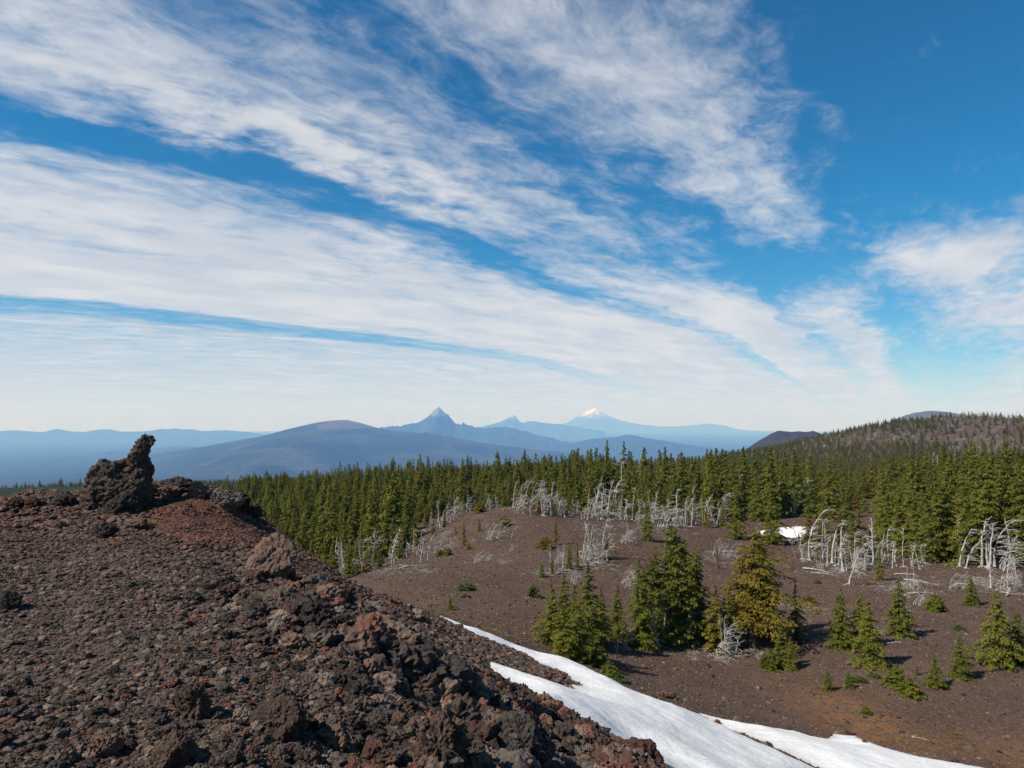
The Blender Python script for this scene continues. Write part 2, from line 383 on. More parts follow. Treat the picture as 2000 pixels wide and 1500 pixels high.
def mountain(name, Y0, prof, slope, base, mat, round_=.02, nx=260, ny=90, rough=.12, feat=None, bare=None, snow=None, jag=0.0):
    """a massif whose skyline runs through prof, falling away in front and behind at its own slope"""
    pp = np.array([at(px, py, Y0) for px, py in prof])
    x = np.linspace(pp[0,0], pp[-1,0], nx); top = np.interp(x, pp[:,0], pp[:,2])
    span = max(top.max() - base, 1); depth = span / slope * 1.25
    yo = np.linspace(-1, 1, ny); yo = np.sign(yo) * np.abs(yo)**1.5 * depth
    X, YO = np.meshgrid(x, yo); T = np.broadcast_to(top, X.shape)
    L = feat or span * 1.2
    soft = np.interp(x, x, np.convolve(np.pad(top, 12, 'edge'), np.ones(25)/25, 'valid'))
    T = soft + (T - soft + jag * fbm(X/L*6, 0*X, 7, 4, .6)) * np.exp(-np.abs(YO)/(.35*L))
    rn = fbm(X/L, YO/L, 2, 5, .55); gul = 1 - np.abs(fbm(X/L*2.6 + .5*rn, YO/L*.9, 5, 5, .6))*6
    k = round_ * depth
    fall = slope * (np.sqrt(YO*YO + k*k) - k) * (1 + .5*rn)
    Z = T - fall + rough * span * (rn*1.5 + .35*gul - .3) * sm(0, L*.6, np.abs(YO)) * sm(0, .15, (T-base)/span)
    Z = np.maximum(Z, base - 40)
    i = np.arange(ny-1)[:,None]*nx + np.arange(nx-1)[None]
    q = np.stack([i, i+1, i+nx+1, i+nx], -1).reshape(-1, 4)
    me = mesh_np(name, np.stack([X.ravel(), (Y0+YO).ravel(), Z.ravel()], 1), q, [mat])
    hgt = (Z - base) / span
    attr(me, 'bare', (bare(X, YO, hgt, Z) if bare else np.zeros_like(X)).ravel())
    attr(me, 'snow', (snow(X, YO, hgt, Z) if snow else np.zeros_like(X)).ravel())
    return link(name, me, kind='structure')
def pxof(X, Y0): return 1000 + F * X / Y0
FAR = far_material('far_forest', (.012, .02, .014), (.12, .105, .09), (.024, .03, .02))
mountain('far_ridge', 32000, [(-260,852),(-150,845),(-60,848),(0,842),(30,840),(62,843),(80,846),(110,837),(140,843),(165,844),(190,839),(212,838),(235,843),(270,843),(298,841),
    (315,837),(328,839),(342,836),(356,839),(372,838),(395,842),(440,840),(480,843),(520,849),(600,852),(700,856)], .2, -1250, FAR, rough=.2)
mountain('foothill', 17000, [(-200,905),(0,898),(120,893),(180,890),(215,881),(250,881),(290,890),(330,880),(400,872),(470,858),(520,851),(600,850),(700,860)], .12, -1150, FAR, rough=.15)
FARB = far_material('lava_shield', (.008, .014, .010), (.085, .064, .052), (.06, .06, .046), snow=True, nscale=.0012)
mountain('shield_volcano', 13000, [(-60,915),(150,905),(300,887),(380,876),(450,864),(520,851),(575,836),(600,830),(622,825),(640,823),(662,820),(680,820),(700,826),(722,833),(745,838),(780,843),(820,846),
    (832,843),(850,848),(900,857),(960,868),(1030,876),(1100,884),(1180,892)], .13, -900, FARB, round_=.06, nx=420, ny=140, rough=.045, feat=1100, jag=25,
    bare=lambda X, YO, h, Z: np.exp(-((pxof(X, 13000)-692)/42)**4) * sm(-290, -170, Z) * 1.2 + .22*sm(-250, -120, Z)*(pxof(X,13000) < 640),
    snow=lambda X, YO, h, Z: (np.exp(-((pxof(X,13000)-600)/8)**2 - ((YO+900)/160)**2) + np.exp(-((pxof(X,13000)-840)/10)**2 - ((YO+700)/140)**2)) * .55 - .6)
ROCKF = far_material('alpine_rock', (.012, .019, .014), (.15, .138, .128), (.045, .05, .04), snow=True, nscale=.0016)
mountain('horn_peak', 20500, [(700,850),(740,835),(770,832),(800,829),(822,823),(834,815),(842,806),(849,799),(854,796),(858,795.5),(863,800),(868,806),(876,812),(884,820),(892,828),(899,830),(905,823),(910,828),
    (925,833),(945,836),(985,834),(1010,838),(1040,847),(1070,854),(1100,862),(1140,872)], .42, -1080, ROCKF, round_=.004, nx=600, ny=200, rough=.06, feat=600, jag=110,
    bare=lambda X, YO, h, Z: sm(-190, 120, Z)*.75 + .25*fbm(X/300, YO/300, 61, 4), snow=lambda X, YO, h, Z: .45*np.exp(-((pxof(X,20500)-852)/16)**2)*sm(-160, -60, Z)*sm(160,60,Z) - .45)
mountain('fin_peak', 38000, [(900,850),(940,833),(960,829),(975,825),(988,819),(995,813),(1000,815),(1004,810),(1008,815),(1014,822),(1022,826),(1032,823),(1045,823),(1065,826),(1095,829),(1130,834),(1180,842)], .3, -1250, ROCKF, round_=.01,
    nx=420, ny=140, rough=.07, feat=1300, jag=80, bare=lambda X, YO, h, Z: sm(.7, .95, h)*.8)
mountain('snow_peak', 57000, [(1040,842),(1090,831),(1110,824),(1122,816),(1134,809),(1145,803),(1153,801),(1158,798),(1163,796),(1168,801),(1176,804),(1186,810),(1200,817),(1216,822),(1245,828),(1290,833),(1320,833),(1350,831),
    (1375,828),(1392,828),(1410,830),(1440,838),(1480,842),(1530,848),(1600,854)], .3, -1400, ROCKF, round_=.01, nx=560, ny=180, rough=.07, feat=1900, jag=60,
    bare=lambda X, YO, h, Z: sm(.5, .7, h), snow=lambda X, YO, h, Z: np.exp(-((pxof(X,57000)-1162)/46)**4) * sm(.46, .95, h) * .72 - .6*(1-sm(.48,.6,h)))
mountain('low_butte', 18500, [(1060,885),(1110,868),(1150,858),(1180,855),(1205,853),(1225,849),(1240,850),(1262,856),(1300,861),(1340,868),(1400,876),(1470,884)], .12, -1060, FAR, rough=.12)
CONE = far_material('dark_cinder', (.028, .021, .020), (.10, .045, .034), (.042, .031, .028), snow=True, nscale=.02)
mountain('cinder_cone', 2600, [(1380,905),(1440,886),(1455,880),(1480,863),(1505,848),(1520,841),(1532,842),(1545,844),(1560,842),(1575,844),(1588,841),(1600,846),(1630,862),(1680,880),(1750,900)], .5, -340, CONE, round_=.05,
    nx=220, ny=90, rough=.06, feat=120, bare=lambda X, YO, h, Z: sm(.94, 1.02, h) * (.35 + .5*(pxof(X,2600) > 1575)), snow=lambda X, YO, h, Z: .55*np.exp(-((pxof(X,2600)-1560)/4)**2 - ((YO+35)/14)**2) - .6)
BAREF = far_material('bare_purple_rock', (.075, .065, .075), (.11, .09, .09), (.09, .08, .085), nscale=.005)
mountain('bald_mountain', 5200, [(1730,850),(1765,830),(1785,813),(1800,806),(1818,802),(1845,804),(1868,808),(1888,814),(1915,830),(1950,850)], .3, -560, BAREF, round_=.1, nx=160, ny=60, rough=.1, feat=300)

hz, gh, bb, ho = material('haze')
hz.node_tree.nodes.remove(bb)
pv = hz.node_tree.nodes.new('ShaderNodeVolumePrincipled')
pv.inputs['Color'].default_value = (.20, .45, 1.0, 1); pv.inputs['Absorption Color'].default_value = (1, 1, 1, 1)
pv.inputs['Density'].default_value = 6.0e-5; pv.inputs['Anisotropy'].default_value = 0.0
hz.node_tree.links.new(pv.outputs[0], ho.inputs['Volume'])
bm = bmesh.new(); bmesh.ops.create_cube(bm, size=1.0)
hx, z0, z1 = 66000, min(float(gz_.min()), -1450) - 5, 1150.0
for v_ in bm.verts: v_.co = (v_.co.x*2*hx, v_.co.y*2*hx, z1 if v_.co.z > 0 else z0)
me = bpy.data.meshes.new('haze'); bm.to_mesh(me); bm.free(); me.materials.append(hz)
link('haze', me, kind='stuff', label='thin blue haze filling the air over the valley', cat='haze')
#===MARK3
# ------------------------------------------------------------------ snow lying in the gully and among the trees
def snow_material():
    m, gx, b, out = material('old_snow')
    geo = gx.n.new('ShaderNodeNewGeometry'); pos = geo.outputs['Position']
    n1 = gx.noise(pos, 1.6, 4, .6); n2 = gx.noise(pos, 7, 4, .65); n3 = gx.noise(pos, .25, 3, .5); n4 = gx.noise(pos, 22, 2, .6)
    c = gx.mix(gx.sstep(n3, .35, .7), (.62, .62, .62), (.70, .70, .70))
    c = gx.mix(gx.m('MULTIPLY', gx.sstep(n2, .52, .72), .45), c, (.40, .385, .365))
    c = gx.mix(gx.m('MULTIPLY', gx.sstep(n4, .60, .70), .75), c, (.28, .25, .22))
    e = gx.n.new('ShaderNodeAttribute'); e.attribute_name = 'edge'
    c = gx.mix(gx.m('MULTIPLY', gx.sstep(gx.m('ADD', e.outputs['Fac'], gx.m('MULTIPLY', gx.m('SUBTRACT', n1, .5), .8)), .55, 1.0), .55), c, (.34, .29, .25))
    gx.l.new(c, b.inputs['Base Color'])
    bump(gx, b, gx.m('ADD', gx.m('MULTIPLY', n1, 1.0), gx.m('MULTIPLY', n2, .3)), .5, .10)
    b.inputs['Roughness'].default_value = .7; b.inputs['Specular IOR Level'].default_value = .2
    return m
SNOW = snow_material()
SNOWPOLY = []
def snow_patch(pix, label, step, thick, lo=2.0):
    poly = np.array([hit(px, py, lo) for px, py in pix]); SNOWPOLY.append(poly)
    x0, y0 = poly.min(0) - 1; x1, y1 = poly.max(0) + 1
    nx, ny = int((x1-x0)/step) + 2, int((y1-y0)/step) + 2
    X, Y = np.meshgrid(np.linspace(x0, x1, nx), np.linspace(y0, y1, ny)); X, Y = X.ravel(), Y.ravel()
    d = inside(poly, X, Y) + .22*fbm(X*1.6, Y*1.6, 5, 4)
    Z = H(X, Y) + np.where(d > 0, thick * sm(0, 1.6, d) + .02, d*.6) + (.09*fbm(X*.9, Y*.9, 12, 3) + .03*fbm(X*3.1, Y*3.1, 14, 2))*sm(0, .8, d)
    keep = (d > -.35).reshape(ny, nx)
    i = np.arange(ny-1)[:,None]*nx + np.arange(nx-1)[None]
    k = keep[:-1,:-1] & keep[1:,:-1] & keep[:-1,1:] & keep[1:,1:]
    q = np.stack([i, i+1, i+nx+1, i+nx], -1)[k]
    used, inv = np.unique(q, return_inverse=True)
    c = np.array([X[used].mean(), Y[used].mean(), Z[used].mean()])
    me = mesh_np('snow_patch', np.stack([X, Y, Z], 1)[used] - c, inv.reshape(-1, 4), [SNOW])
    attr(me, 'edge', 1 - sm(0, .5, d[used]))
    link('snow_patch', me, loc=c, label=label, cat='snow patch')
snow_patch([(826,1192),(900,1220),(1000,1262),(1083,1288),(1200,1337),(1270,1369),(1350,1403),(1417,1430),(1483,1457),(1550,1483),(1590,1500),(1650,1530),(1620,1640),(1400,1640),(1320,1540),
            (1302,1497),(1290,1478),(1250,1455),(1200,1441),(1147,1413),(1100,1393),(1043,1367),(990,1340),(967,1320),(950,1290),(990,1302),(1033,1317),(1113,1344),(1121,1335),(1100,1325),(1083,1307),(1050,1297),(1020,1277),(927,1240),(900,1227)],
           'long tongue of white snow in the gully below the lava ridge', .11, .28)
snow_patch([(1357,1390),(1403,1402),(1460,1416),(1550,1427),(1610,1447),(1627,1433),(1667,1437),(1717,1457),(1800,1480),(1883,1493),(1960,1510),(2050,1560),(1900,1620),(1700,1540),(1600,1500),(1583,1492),(1550,1477),(1500,1455),(1450,1433),(1383,1403)],
           'wide snow patch with a wavy edge below the small conifers', .12, .25)
snow_patch([(1478,1037),(1505,1033),(1530,1031),(1590,1029),(1583,1041),(1570,1048),(1545,1051),(1520,1043),(1490,1046)], 'small bright snow patch among the trees behind the cinder slope', .35, .35, 60)
snow_patch([(1945,1090),(1975,1086),(1990,1092),(1978,1101),(1950,1100)], 'scrap of snow among the bleached dead trunks', .25, .25, 40)
snow_patch([(1702,1046),(1716,1044),(1718,1052),(1704,1054)], 'tiny scrap of snow at the foot of the dense conifers', .25, .25, 40)

# ------------------------------------------------------------------ rocks
def ico(sub):
    bm = bmesh.new(); bmesh.ops.create_icosphere(bm, subdivisions=sub, radius=1.0)
    v_ = np.array([v.co[:] for v in bm.verts]); f_ = np.array([[v.index for v in f.verts] for f in bm.faces]); bm.free(); return v_, f_
ICO = {k: ico(k) for k in (2, 3, 4, 5)}
def rock_mesh(name, seed, sub, mat, rough=.32, planes=9, dims=(1, .85, .7), smooth=False):
    v_, f_ = ICO[sub]; r_ = np.random.default_rng(seed)
    nrm = r_.normal(size=(planes, 3)); nrm /= np.linalg.norm(nrm, axis=1)[:,None]
    off = r_.uniform(.62, .95, planes); dn = np.maximum(v_ @ nrm.T, 1e-3)
    rad = np.minimum(1.05, (off / dn).min(1))
    o = seed * 13.7
    n1 = fbm(v_[:,0]*1.4+o, v_[:,1]*1.4, v_[:,2]*1.4, 2); n2 = fbm(v_[:,0]*3.6+o, v_[:,1]*3.6, v_[:,2]*3.6, 3, .65)
    n3 = np.abs(fbm(v_[:,0]*5.5+o, v_[:,1]*5.5, v_[:,2]*5.5, 3, .6))
    rad = rad * (1 + rough*1.2*n1 + rough*n2*1.9 - rough*1.5*n3)
    p = v_ * rad[:,None] * np.array(dims)
    return mesh_np(name, p, f_, [mat], smooth=smooth)
def rock_material(name, c0, c1, c2):
    m, gx, b, out = material(name)
    tcn = gx.n.new('ShaderNodeTexCoord'); oi = gx.n.new('ShaderNodeObjectInfo')
    geo = gx.n.new('ShaderNodeNewGeometry'); pos = geo.outputs['Position']
    n1 = gx.noise(pos, 6, 4, .65); n2 = gx.noise(pos, 34, 4, .7); n3 = gx.noise(pos, 1.5, 3, .5)
    c = gx.mix(gx.sstep(gx.m('ADD', n1, gx.m('MULTIPLY', gx.m('SUBTRACT', oi.outputs['Random'], .5), .5)), .3, .7), c0, c1)
    c = gx.mix(gx.m('MULTIPLY', gx.sstep(n2, .5, .72), .6), c, c2)
    h = gx.n.new('ShaderNodeHueSaturation'); gx.l.new(c, h.inputs['Color'])
    gx.l.new(gx.m('ADD', .72, gx.m('MULTIPLY', oi.outputs['Random'], .5)), h.inputs['Value'])
    gx.l.new(h.outputs[0], b.inputs['Base Color'])
    bump(gx, b, gx.m('ADD', n2, gx.m('MULTIPLY', n1, 1.6)), .9, .035)
    b.inputs['Roughness'].default_value = .85; b.inputs['Specular IOR Level'].default_value = .22
    return m
ROCKS = {
 'brown': rock_material('brown_lava', (.062, .039, .030), (.122, .077, .057), (.18, .12, .09)),
 'rust': rock_material('rust_lava', (.070, .035, .026), (.125, .055, .038), (.09, .058, .046)),
 'grey': rock_material('grey_lava', (.044, .036, .032), (.092, .076, .066), (.14, .118, .102)),
 'dark': rock_material('dark_lava', (.026, .020, .018), (.060, .043, .036), (.09, .063, .051)),
 'tan': rock_material('tan_lava', (.09, .066, .052), (.16, .118, .092), (.21, .155, .12)),
}
HUES = ['brown', 'brown', 'dark', 'rust', 'grey', 'brown', 'rust', 'dark', 'tan', 'brown', 'grey', 'dark']
ROCKME = [rock_mesh('rough_lava_rock', 100 + k, 4 if k < 12 else 3, ROCKS[HUES[k % 12]], rough=.38 + .07*(k % 4), planes=6 + k % 5,
                    dims=(1, .7 + .05*(k % 6), .55 + .07*(k % 5)), smooth=False) for k in range(12)]
PEBME = [rock_mesh('lava_chip', 300 + k, 2, ROCKS[HUES[k]], rough=.3, planes=8, dims=(1, .8, .5)) for k in range(12)]

def lava_texture(co, seed, amp, freq):
    n1 = fbm(co[:,0]*freq+seed, co[:,1]*freq, co[:,2]*freq, 4, .58); n2 = np.abs(fbm(co[:,0]*freq*2.4+seed, co[:,1]*freq*2.4, co[:,2]*freq*2.4, 3, .6))
    return amp * (n1*2.2 - n2*1.6)
def fused(name, blobs, Y, voxel, mat, amp, freq, seed):
    """a lava mass welded from clinker lumps; blobs = (view x, view y, radius in view px, metres nearer)"""
    bm = bmesh.new(); k = Y / F
    for px, py, rad, dy in blobs:
        c = at(px, py, Y - dy); bmesh.ops.create_icosphere(bm, subdivisions=2, radius=rad*k, matrix=__import__('mathutils').Matrix.Translation(c))
    me = bpy.data.meshes.new('t'); bm.to_mesh(me); bm.free()
    o = bpy.data.objects.new('t', me); COL.objects.link(o)
    md = o.modifiers.new('r', 'REMESH'); md.mode = 'VOXEL'; md.voxel_size = voxel
    dg = bpy.context.evaluated_depsgraph_get(); e = o.evaluated_get(dg); m2 = bpy.data.meshes.new_from_object(e)
    nv = len(m2.vertices); co = np.empty(nv*3); m2.vertices.foreach_get('co', co); co = co.reshape(-1, 3)
    no = np.empty(nv*3, np.float32); m2.vertices.foreach_get('normal', no); no = no.reshape(-1, 3)
    co = co + no * lava_texture(co, seed, amp, freq)[:,None] + no * (lava_texture(co, seed+50, amp*.45, freq*3.1))[:,None]
    fs = [list(p.vertices) for p in m2.polygons]
    bpy.data.objects.remove(o); bpy.data.meshes.remove(m2)
    base = np.array([co[:,0].mean(), co[:,1].mean(), co[:,2].min()])
    m3 = bpy.data.meshes.new(name); m3.from_pydata((co - base).tolist(), [], fs); m3.materials.append(mat); m3.update()
    return m3, base
LAVA = rock_material('spire_lava', (.060, .042, .035), (.13, .088, .068), (.18, .12, .09))
spY = 18.6
m3, base = fused('lava_spire', [(293,861,11,0),(284,860,12,0),(280,871,17,0),(275,883,19,0),(271,896,21,0),(269,908,23,0),(269,922,25,0),(270,936,27,0),(262,950,32,.1),(268,968,29,.1),(250,905,13,0),(240,912,18,0),(216,904,9,.1),(205,910,14,.1),(222,922,24,.15),(196,928,22,.1),(186,944,21,.1),(178,958,16,0),(172,972,14,.1),(205,955,30,.25),(225,965,34,.3),(190,985,28,.2),
    (240,995,36,.2),(265,1000,26,.1),(215,1010,34,.2),(185,1008,26,.1),(289,925,9,0),(292,908,7,0)], spY, .04, LAVA, .15, 2.8, 3.0)
link('lava_spire', m3, loc=base, label='tall leaning spire of dark clinkery lava on the ridge top', cat='lava spire')
m3, base = fused('lava_boulder', [(245,985,26,.9),(232,996,24,.9),(258,998,22,.9),(222,1005,18,.9),(270,1012,15,.95)], spY, .04, ROCKS['dark'], .13, 3.2, 9.0)
link('lava_boulder', m3, loc=base, label='rounded black lava boulder leaning against the foot of the tall spire', cat='boulder')

LABEL = {'brown': 'rough brown lava rock lying in the ridge rubble', 'rust': 'rust red lava rock lying in the ridge rubble', 'grey': 'grey lava rock lying in the ridge rubble',
         'dark': 'blackish lava rock lying in the ridge rubble', 'tan': 'pale tan lava rock lying in the ridge rubble'}
HUEW = {'brown': 'brown', 'rust': 'rust red', 'grey': 'grey', 'dark': 'blackish', 'tan': 'pale tan'}
def rock_label(x_, y_, s_, h_, c_, v_):
    size = 'small' if s_ < .05 else 'fist-sized' if s_ < .085 else 'head-sized' if s_ < .14 else 'large' if s_ < .19 else 'hulking'
    shape = ['flat', 'flattish', 'knobbly', 'blocky', 'chunky'][v_ % 5]
    d_ = sorted((math.hypot(x_-b[0], y_-b[1]) - b[2], b[3]) for b in BIG if b[3])
    ar = lambda v: np.array([v])
    if d_ and d_[0][0] < 1.0: where = ('touching the ' if d_[0][0] < .25 else 'near the ') + d_[0][1]
    elif max(inside(pl, ar(x_), ar(y_))[0] for pl in SNOWPOLY[:2]) > -1.5: where = 'close above the snow tongue'
    elif path_mask(ar(x_), ar(y_))[0] > .5: where = 'in the fine reddish chute of the flank'
    elif y_ > 11: where = 'high on the flank along the ridge edge'
    elif c_ > .5: where = 'in the coarse rubble of the ' + ('upper flank' if y_ > 7 else 'lower flank')
    else: where = 'in the fine gravel of the ridge top'
    return f'{size} {shape} {HUEW[h_]} lava rock {where}'
BIG = []      # (x, y, radius) of the placed boulders, rubble keeps clear of them
def boulder(px, py, wpx, hpx, hue, seed, label, lo=2.0, rough=.3, sub=5, rz=0.0, dims=None, smooth=False, name='lava_boulder', planes=8, short=None):
    """px, py: where its foot meets the ground"""
    p = hit(px, py, lo); k = p[1] / F; z = h1(*p)
    w, h = wpx*k/2, hpx*k/2
    d = dims or (1, .85, 1)
    me = rock_mesh(name, seed, sub, ROCKS[hue], rough=rough*.95, planes=planes, dims=(w*1.1, w*d[1]*1.1, h*1.2), smooth=smooth)
    o = link(name, me, loc=(p[0], p[1] + w*.5, z + h*.5), label=label, cat='boulder')
    o.rotation_euler = (0, 0, rz); BIG.append((p[0], p[1]+w*.4, w, short))
boulder(524,1130,88,92,'brown',41,'large flat-topped brown boulder jutting from the ridge flank', rough=.24, planes=6, short='flat-topped brown boulder')
boulder(1005,1492,92,96,'grey',42,'big grey banded boulder at the edge of the coarse rubble', rough=.2, planes=7, short='grey banded boulder')
boulder(538,1440,92,82,'brown',43,'big brown pitted boulder with a deep shadow under its overhang', rough=.3, short='big pitted brown boulder')
boulder(762,1338,60,66,'grey',44,'smooth grey rounded lava block among coarse rubble', rough=.16, short='smooth grey rounded block')
boulder(850,1300,40,40,'grey',51,'squarish dark grey block near the top of the coarse rubble', rough=.2, short='squarish dark grey block')
m3, base = fused('lava_boulder', [(1225,1470,22,0),(1250,1468,26,.05),(1272,1478,20,0),(1240,1456,17,0),(1262,1458,18,0),(1285,1488,13,.1),(1214,1482,14,.1),(1250,1488,24,.15)], 12.1, .028, ROCKS['rust'], .075, 4.5, 21.0)
link('lava_boulder', m3, loc=base, label='knobbly rust red boulder at the very edge of the snow', cat='boulder')
BIG.append((base[0], base[1], .4, 'rust red boulder at the snow edge'))
boulder(346,936,15,28,'dark',46,'small upright lava stump standing on the flat slab', lo=18, rough=.3)
boulder(345,957,74,30,'dark',47,'flat dark lava slab beyond the tall spire', lo=16, rough=.32)
boulder(294,968,30,28,'dark',48,'round dark boulder beside the tall spire', lo=14, rough=.35)
boulder(326,970,44,28,'brown',49,'low brown boulder in front of the flat slab', lo=14, rough=.35)
boulder(382,972,44,32,'brown',50,'brown boulder on the ridge crest beside the red path', lo=14, rough=.32)
boulder(432,990,60,44,'grey',52,'greyish boulder where the red path meets the ridge edge', lo=14, rough=.32)
boulder(462,992,40,40,'dark',53,'black boulder hanging on the ridge edge above the forest', lo=14, rough=.4)
boulder(491,1010,30,28,'dark',54,'second black boulder down the ridge edge above the forest', lo=14, rough=.4)
boulder(120,992,46,34,'dark',55,'double humped black boulder on the ridge skyline', lo=12, rough=.45)
boulder(66,992,32,26,'rust',56,'rust brown boulder on the ridge skyline by the double humped one', lo=12, rough=.42)
boulder(26,990,34,22,'rust',57,'low reddish boulder at the far end of the skyline', lo=12, rough=.42)
boulder(195,1050,48,32,'dark',58,'dark boulder in the red rubble before the spire', lo=6, rough=.4)
boulder(258,1032,40,22,'brown',59,'low brown rock at the foot of the black round boulder', lo=8, rough=.4)
boulder(14,1190,34,40,'dark',60,'lone black rock in the fine gravel of the ridge', lo=4, rough=.3, short='lone black rock in fine gravel')
boulder(335,1498,70,70,'brown',61,'rough brown boulder half sunk in gravel', rough=.34, short='half sunk brown boulder')
boulder(200,1480,52,48,'brown',62,'knobby brown rock in the grey gravel', rough=.4, short='knobby brown rock')
boulder(372,1400,60,70,'brown',63,'craggy brown boulder with a dark hollow beside it', rough=.4, short='craggy brown boulder')
boulder(660,1470,80,60,'brown',64,'wide brown clinker block in the coarse rubble', rough=.36, short='wide clinker block')
boulder(860,1480,90,96,'brown',65,'tall brown crag in the coarse rubble beside the grey banded boulder', rough=.4, short='tall brown crag')
boulder(940,1462,24,44,'rust',66,'narrow red upright stone against the grey banded boulder', rough=.2)
boulder(1030,1500,60,40,'dark',67,'dark block in the shade of the grey banded boulder', rough=.3)

# rubble: how coarse it is, and where each stone lies
def stones(nn, r0, r1, t0, t1, seed):
    r_ = np.random.default_rng(seed)
    rr_ = np.exp(r_.uniform(math.log(r0), math.log(r1), nn)); tt_ = np.radians(r_.uniform(t0, t1, nn))
    return rr_*np.sin(tt_), rr_*np.cos(tt_), rr_, r_
x, y, r, r_ = stones(150000, 2.3, 33, -48, 30, 5)
keep = ridge_mask(x, y) > .5; x, y, r = x[keep], y[keep], r[keep]
c = coarse(x, y); path = path_mask(x, y)
smin = np.maximum(.010, r*.0017); smax = (.05 + .19*c + .10*(r_.random(len(x)) < .012)) * (1 - .6*path)
sz = smin * (1 - r_.random(len(x)))**(-1/(2.5 - 1.1*c)); sz = sz * (1 + .9*c) * (1 - .35*path)
sz = np.minimum(sz, smax * r_.uniform(.7, 1.1, len(x)))
ok = np.ones(len(x), bool)
for bx_, by_, bw, _ in BIG: ok &= np.hypot(x-bx_, y-by_) > bw*.8
x, y, r, sz, c = x[ok], y[ok], r[ok], sz[ok], c[ok]
z = H(x, y)
hue_noise = fbm(x*.5, y*.5, 31, 3)
pick = r_.random(len(x)); redzone = sm(.02, .2, hue_noise) * (.25 + .75*c) + 1.1*sm(9, 14, y)*sm(0, -5, x)
greyz = (1-c) * sm(11, 7, y)
hue = np.where(pick < .09 + .22*redzone + .05*c, 'rust', np.where(pick < .36 + .2*redzone, 'dark', np.where(pick < .48 + .08*greyz + .1*redzone, 'grey', np.where(pick < .62 + .14*greyz, 'tan', 'brown'))))
hidx = {h: [k for k in range(12) if HUES[k] == h] for h in set(HUES)}
vi = np.array([hidx[h][int(a * len(hidx[h]))] for h, a in zip(hue, r_.random(len(x)))])
rot = np.stack([r_.uniform(-.5, .5, len(x)), r_.uniform(-.5, .5, len(x)), r_.uniform(0, 6.28, len(x))], 1)
view = sz / r * ((np.abs(x/y) < .78) & (y > 2.9))
order = np.argsort(-view); top = order[:270]; rest = np.setdiff1d(np.arange(len(x)), top)
for k in top:
    hname = HUES[vi[k]]
    o = link('lava_rock', ROCKME[vi[k]], loc=(x[k], y[k], z[k] + sz[k]*.22), label=rock_label(x[k], y[k], sz[k], hname, c[k], int(vi[k])), cat='rock')
    o['group'] = o['label'].replace('lava rock', 'lava rocks')
    o.rotation_euler = rot[k]; o.scale = [sz[k]*f for f in (1, 1, r_.uniform(.75, 1.15))]

def scatter(name, pts, scl, rot, idx, protos, label, cat=None):
    """one mass of small pieces: a point per piece, each showing one of the given meshes"""
    me = bpy.data.meshes.new(name); me.vertices.add(len(pts)); me.vertices.foreach_set('co', np.asarray(pts, np.float32).ravel())
    a = me.attributes.new('scl', 'FLOAT_VECTOR', 'POINT'); a.data.foreach_set('vector', np.asarray(scl, np.float32).ravel())
    a = me.attributes.new('rot', 'FLOAT_VECTOR', 'POINT'); a.data.foreach_set('vector', np.asarray(rot, np.float32).ravel())
    a = me.attributes.new('idx', 'INT', 'POINT'); a.data.foreach_set('value', np.asarray(idx, np.int32))
    o = link(name, me, kind='stuff', label=label, cat=cat)
    t = bpy.data.node_groups.new(name, 'GeometryNodeTree')
    t.interface.new_socket('Geometry', in_out='INPUT', socket_type='NodeSocketGeometry'); t.interface.new_socket('Geometry', in_out='OUTPUT', socket_type='NodeSocketGeometry')
    nn = t.nodes; gi, go = nn.new('NodeGroupInput'), nn.new('NodeGroupOutput')
    jn = nn.new('GeometryNodeJoinGeometry')
    for p in reversed(protos):
        oi = nn.new('GeometryNodeObjectInfo'); oi.inputs[0].default_value = p; oi.inputs[1].default_value = True; oi.transform_space = 'ORIGINAL'
        t.links.new(oi.outputs['Geometry'], jn.inputs[0])
    ip = nn.new('GeometryNodeInstanceOnPoints'); ip.inputs['Pick Instance'].default_value = True
    def na(nm, ty):
        q = nn.new('GeometryNodeInputNamedAttribute'); q.data_type = ty; q.inputs[0].default_value = nm; return q.outputs[0]
    t.links.new(gi.outputs[0], ip.inputs['Points']); t.links.new(jn.outputs[0], ip.inputs['Instance'])
    t.links.new(na('idx', 'INT'), ip.inputs['Instance Index']); t.links.new(na('scl', 'FLOAT_VECTOR'), ip.inputs['Scale'])
    er = nn.new('FunctionNodeEulerToRotation'); t.links.new(na('rot', 'FLOAT_VECTOR'), er.inputs[0]); t.links.new(er.outputs[0], ip.inputs['Rotation'])
    t.links.new(ip.outputs[0], go.inputs[0])
    o.modifiers.new('scatter', 'NODES').node_group = t
    return o
# one visible stone of every chip shape serves the mass of the rubble
PEB = []
for k in range(12):
    px_, py_ = 120 + 60*k, 1400 + 25*(k % 3); p = hit(px_, py_)
    o = link('lava_chip', PEBME[k], loc=(p[0], p[1], h1(*p)), label=f'thin {HUES[k]} lava chip on the gravel', cat='stone', group=HUES[k] + ' chips on the ridge gravel')
    o.scale = (.03, .03, .03); PEB.append(o)
big = sz[rest] / r[rest] > .0085
ROCKOB = [next(o for o in COL.objects if o.name.startswith('lava_rock') and o.data == ROCKME[k]) if any(o.name.startswith('lava_rock') and o.data == ROCKME[k] for o in COL.objects) else PEB[k] for k in range(12)]
kk = rest[big]; scatter('lava_rubble', np.stack([x[kk], y[kk], z[kk] + sz[kk]*.2], 1), sz[kk,None]*np.ones((1,3)), rot[kk], vi[kk], ROCKOB, 'loose rubble of brown, rust and grey lava stones covering the ridge', 'rubble')
kk = rest[~big]; scatter('lava_gravel', np.stack([x[kk], y[kk], z[kk] + sz[kk]*.15], 1), sz[kk,None]*np.ones((1,3)), rot[kk], vi[kk], PEB, 'fine lava gravel and chips between the stones of the ridge', 'gravel')
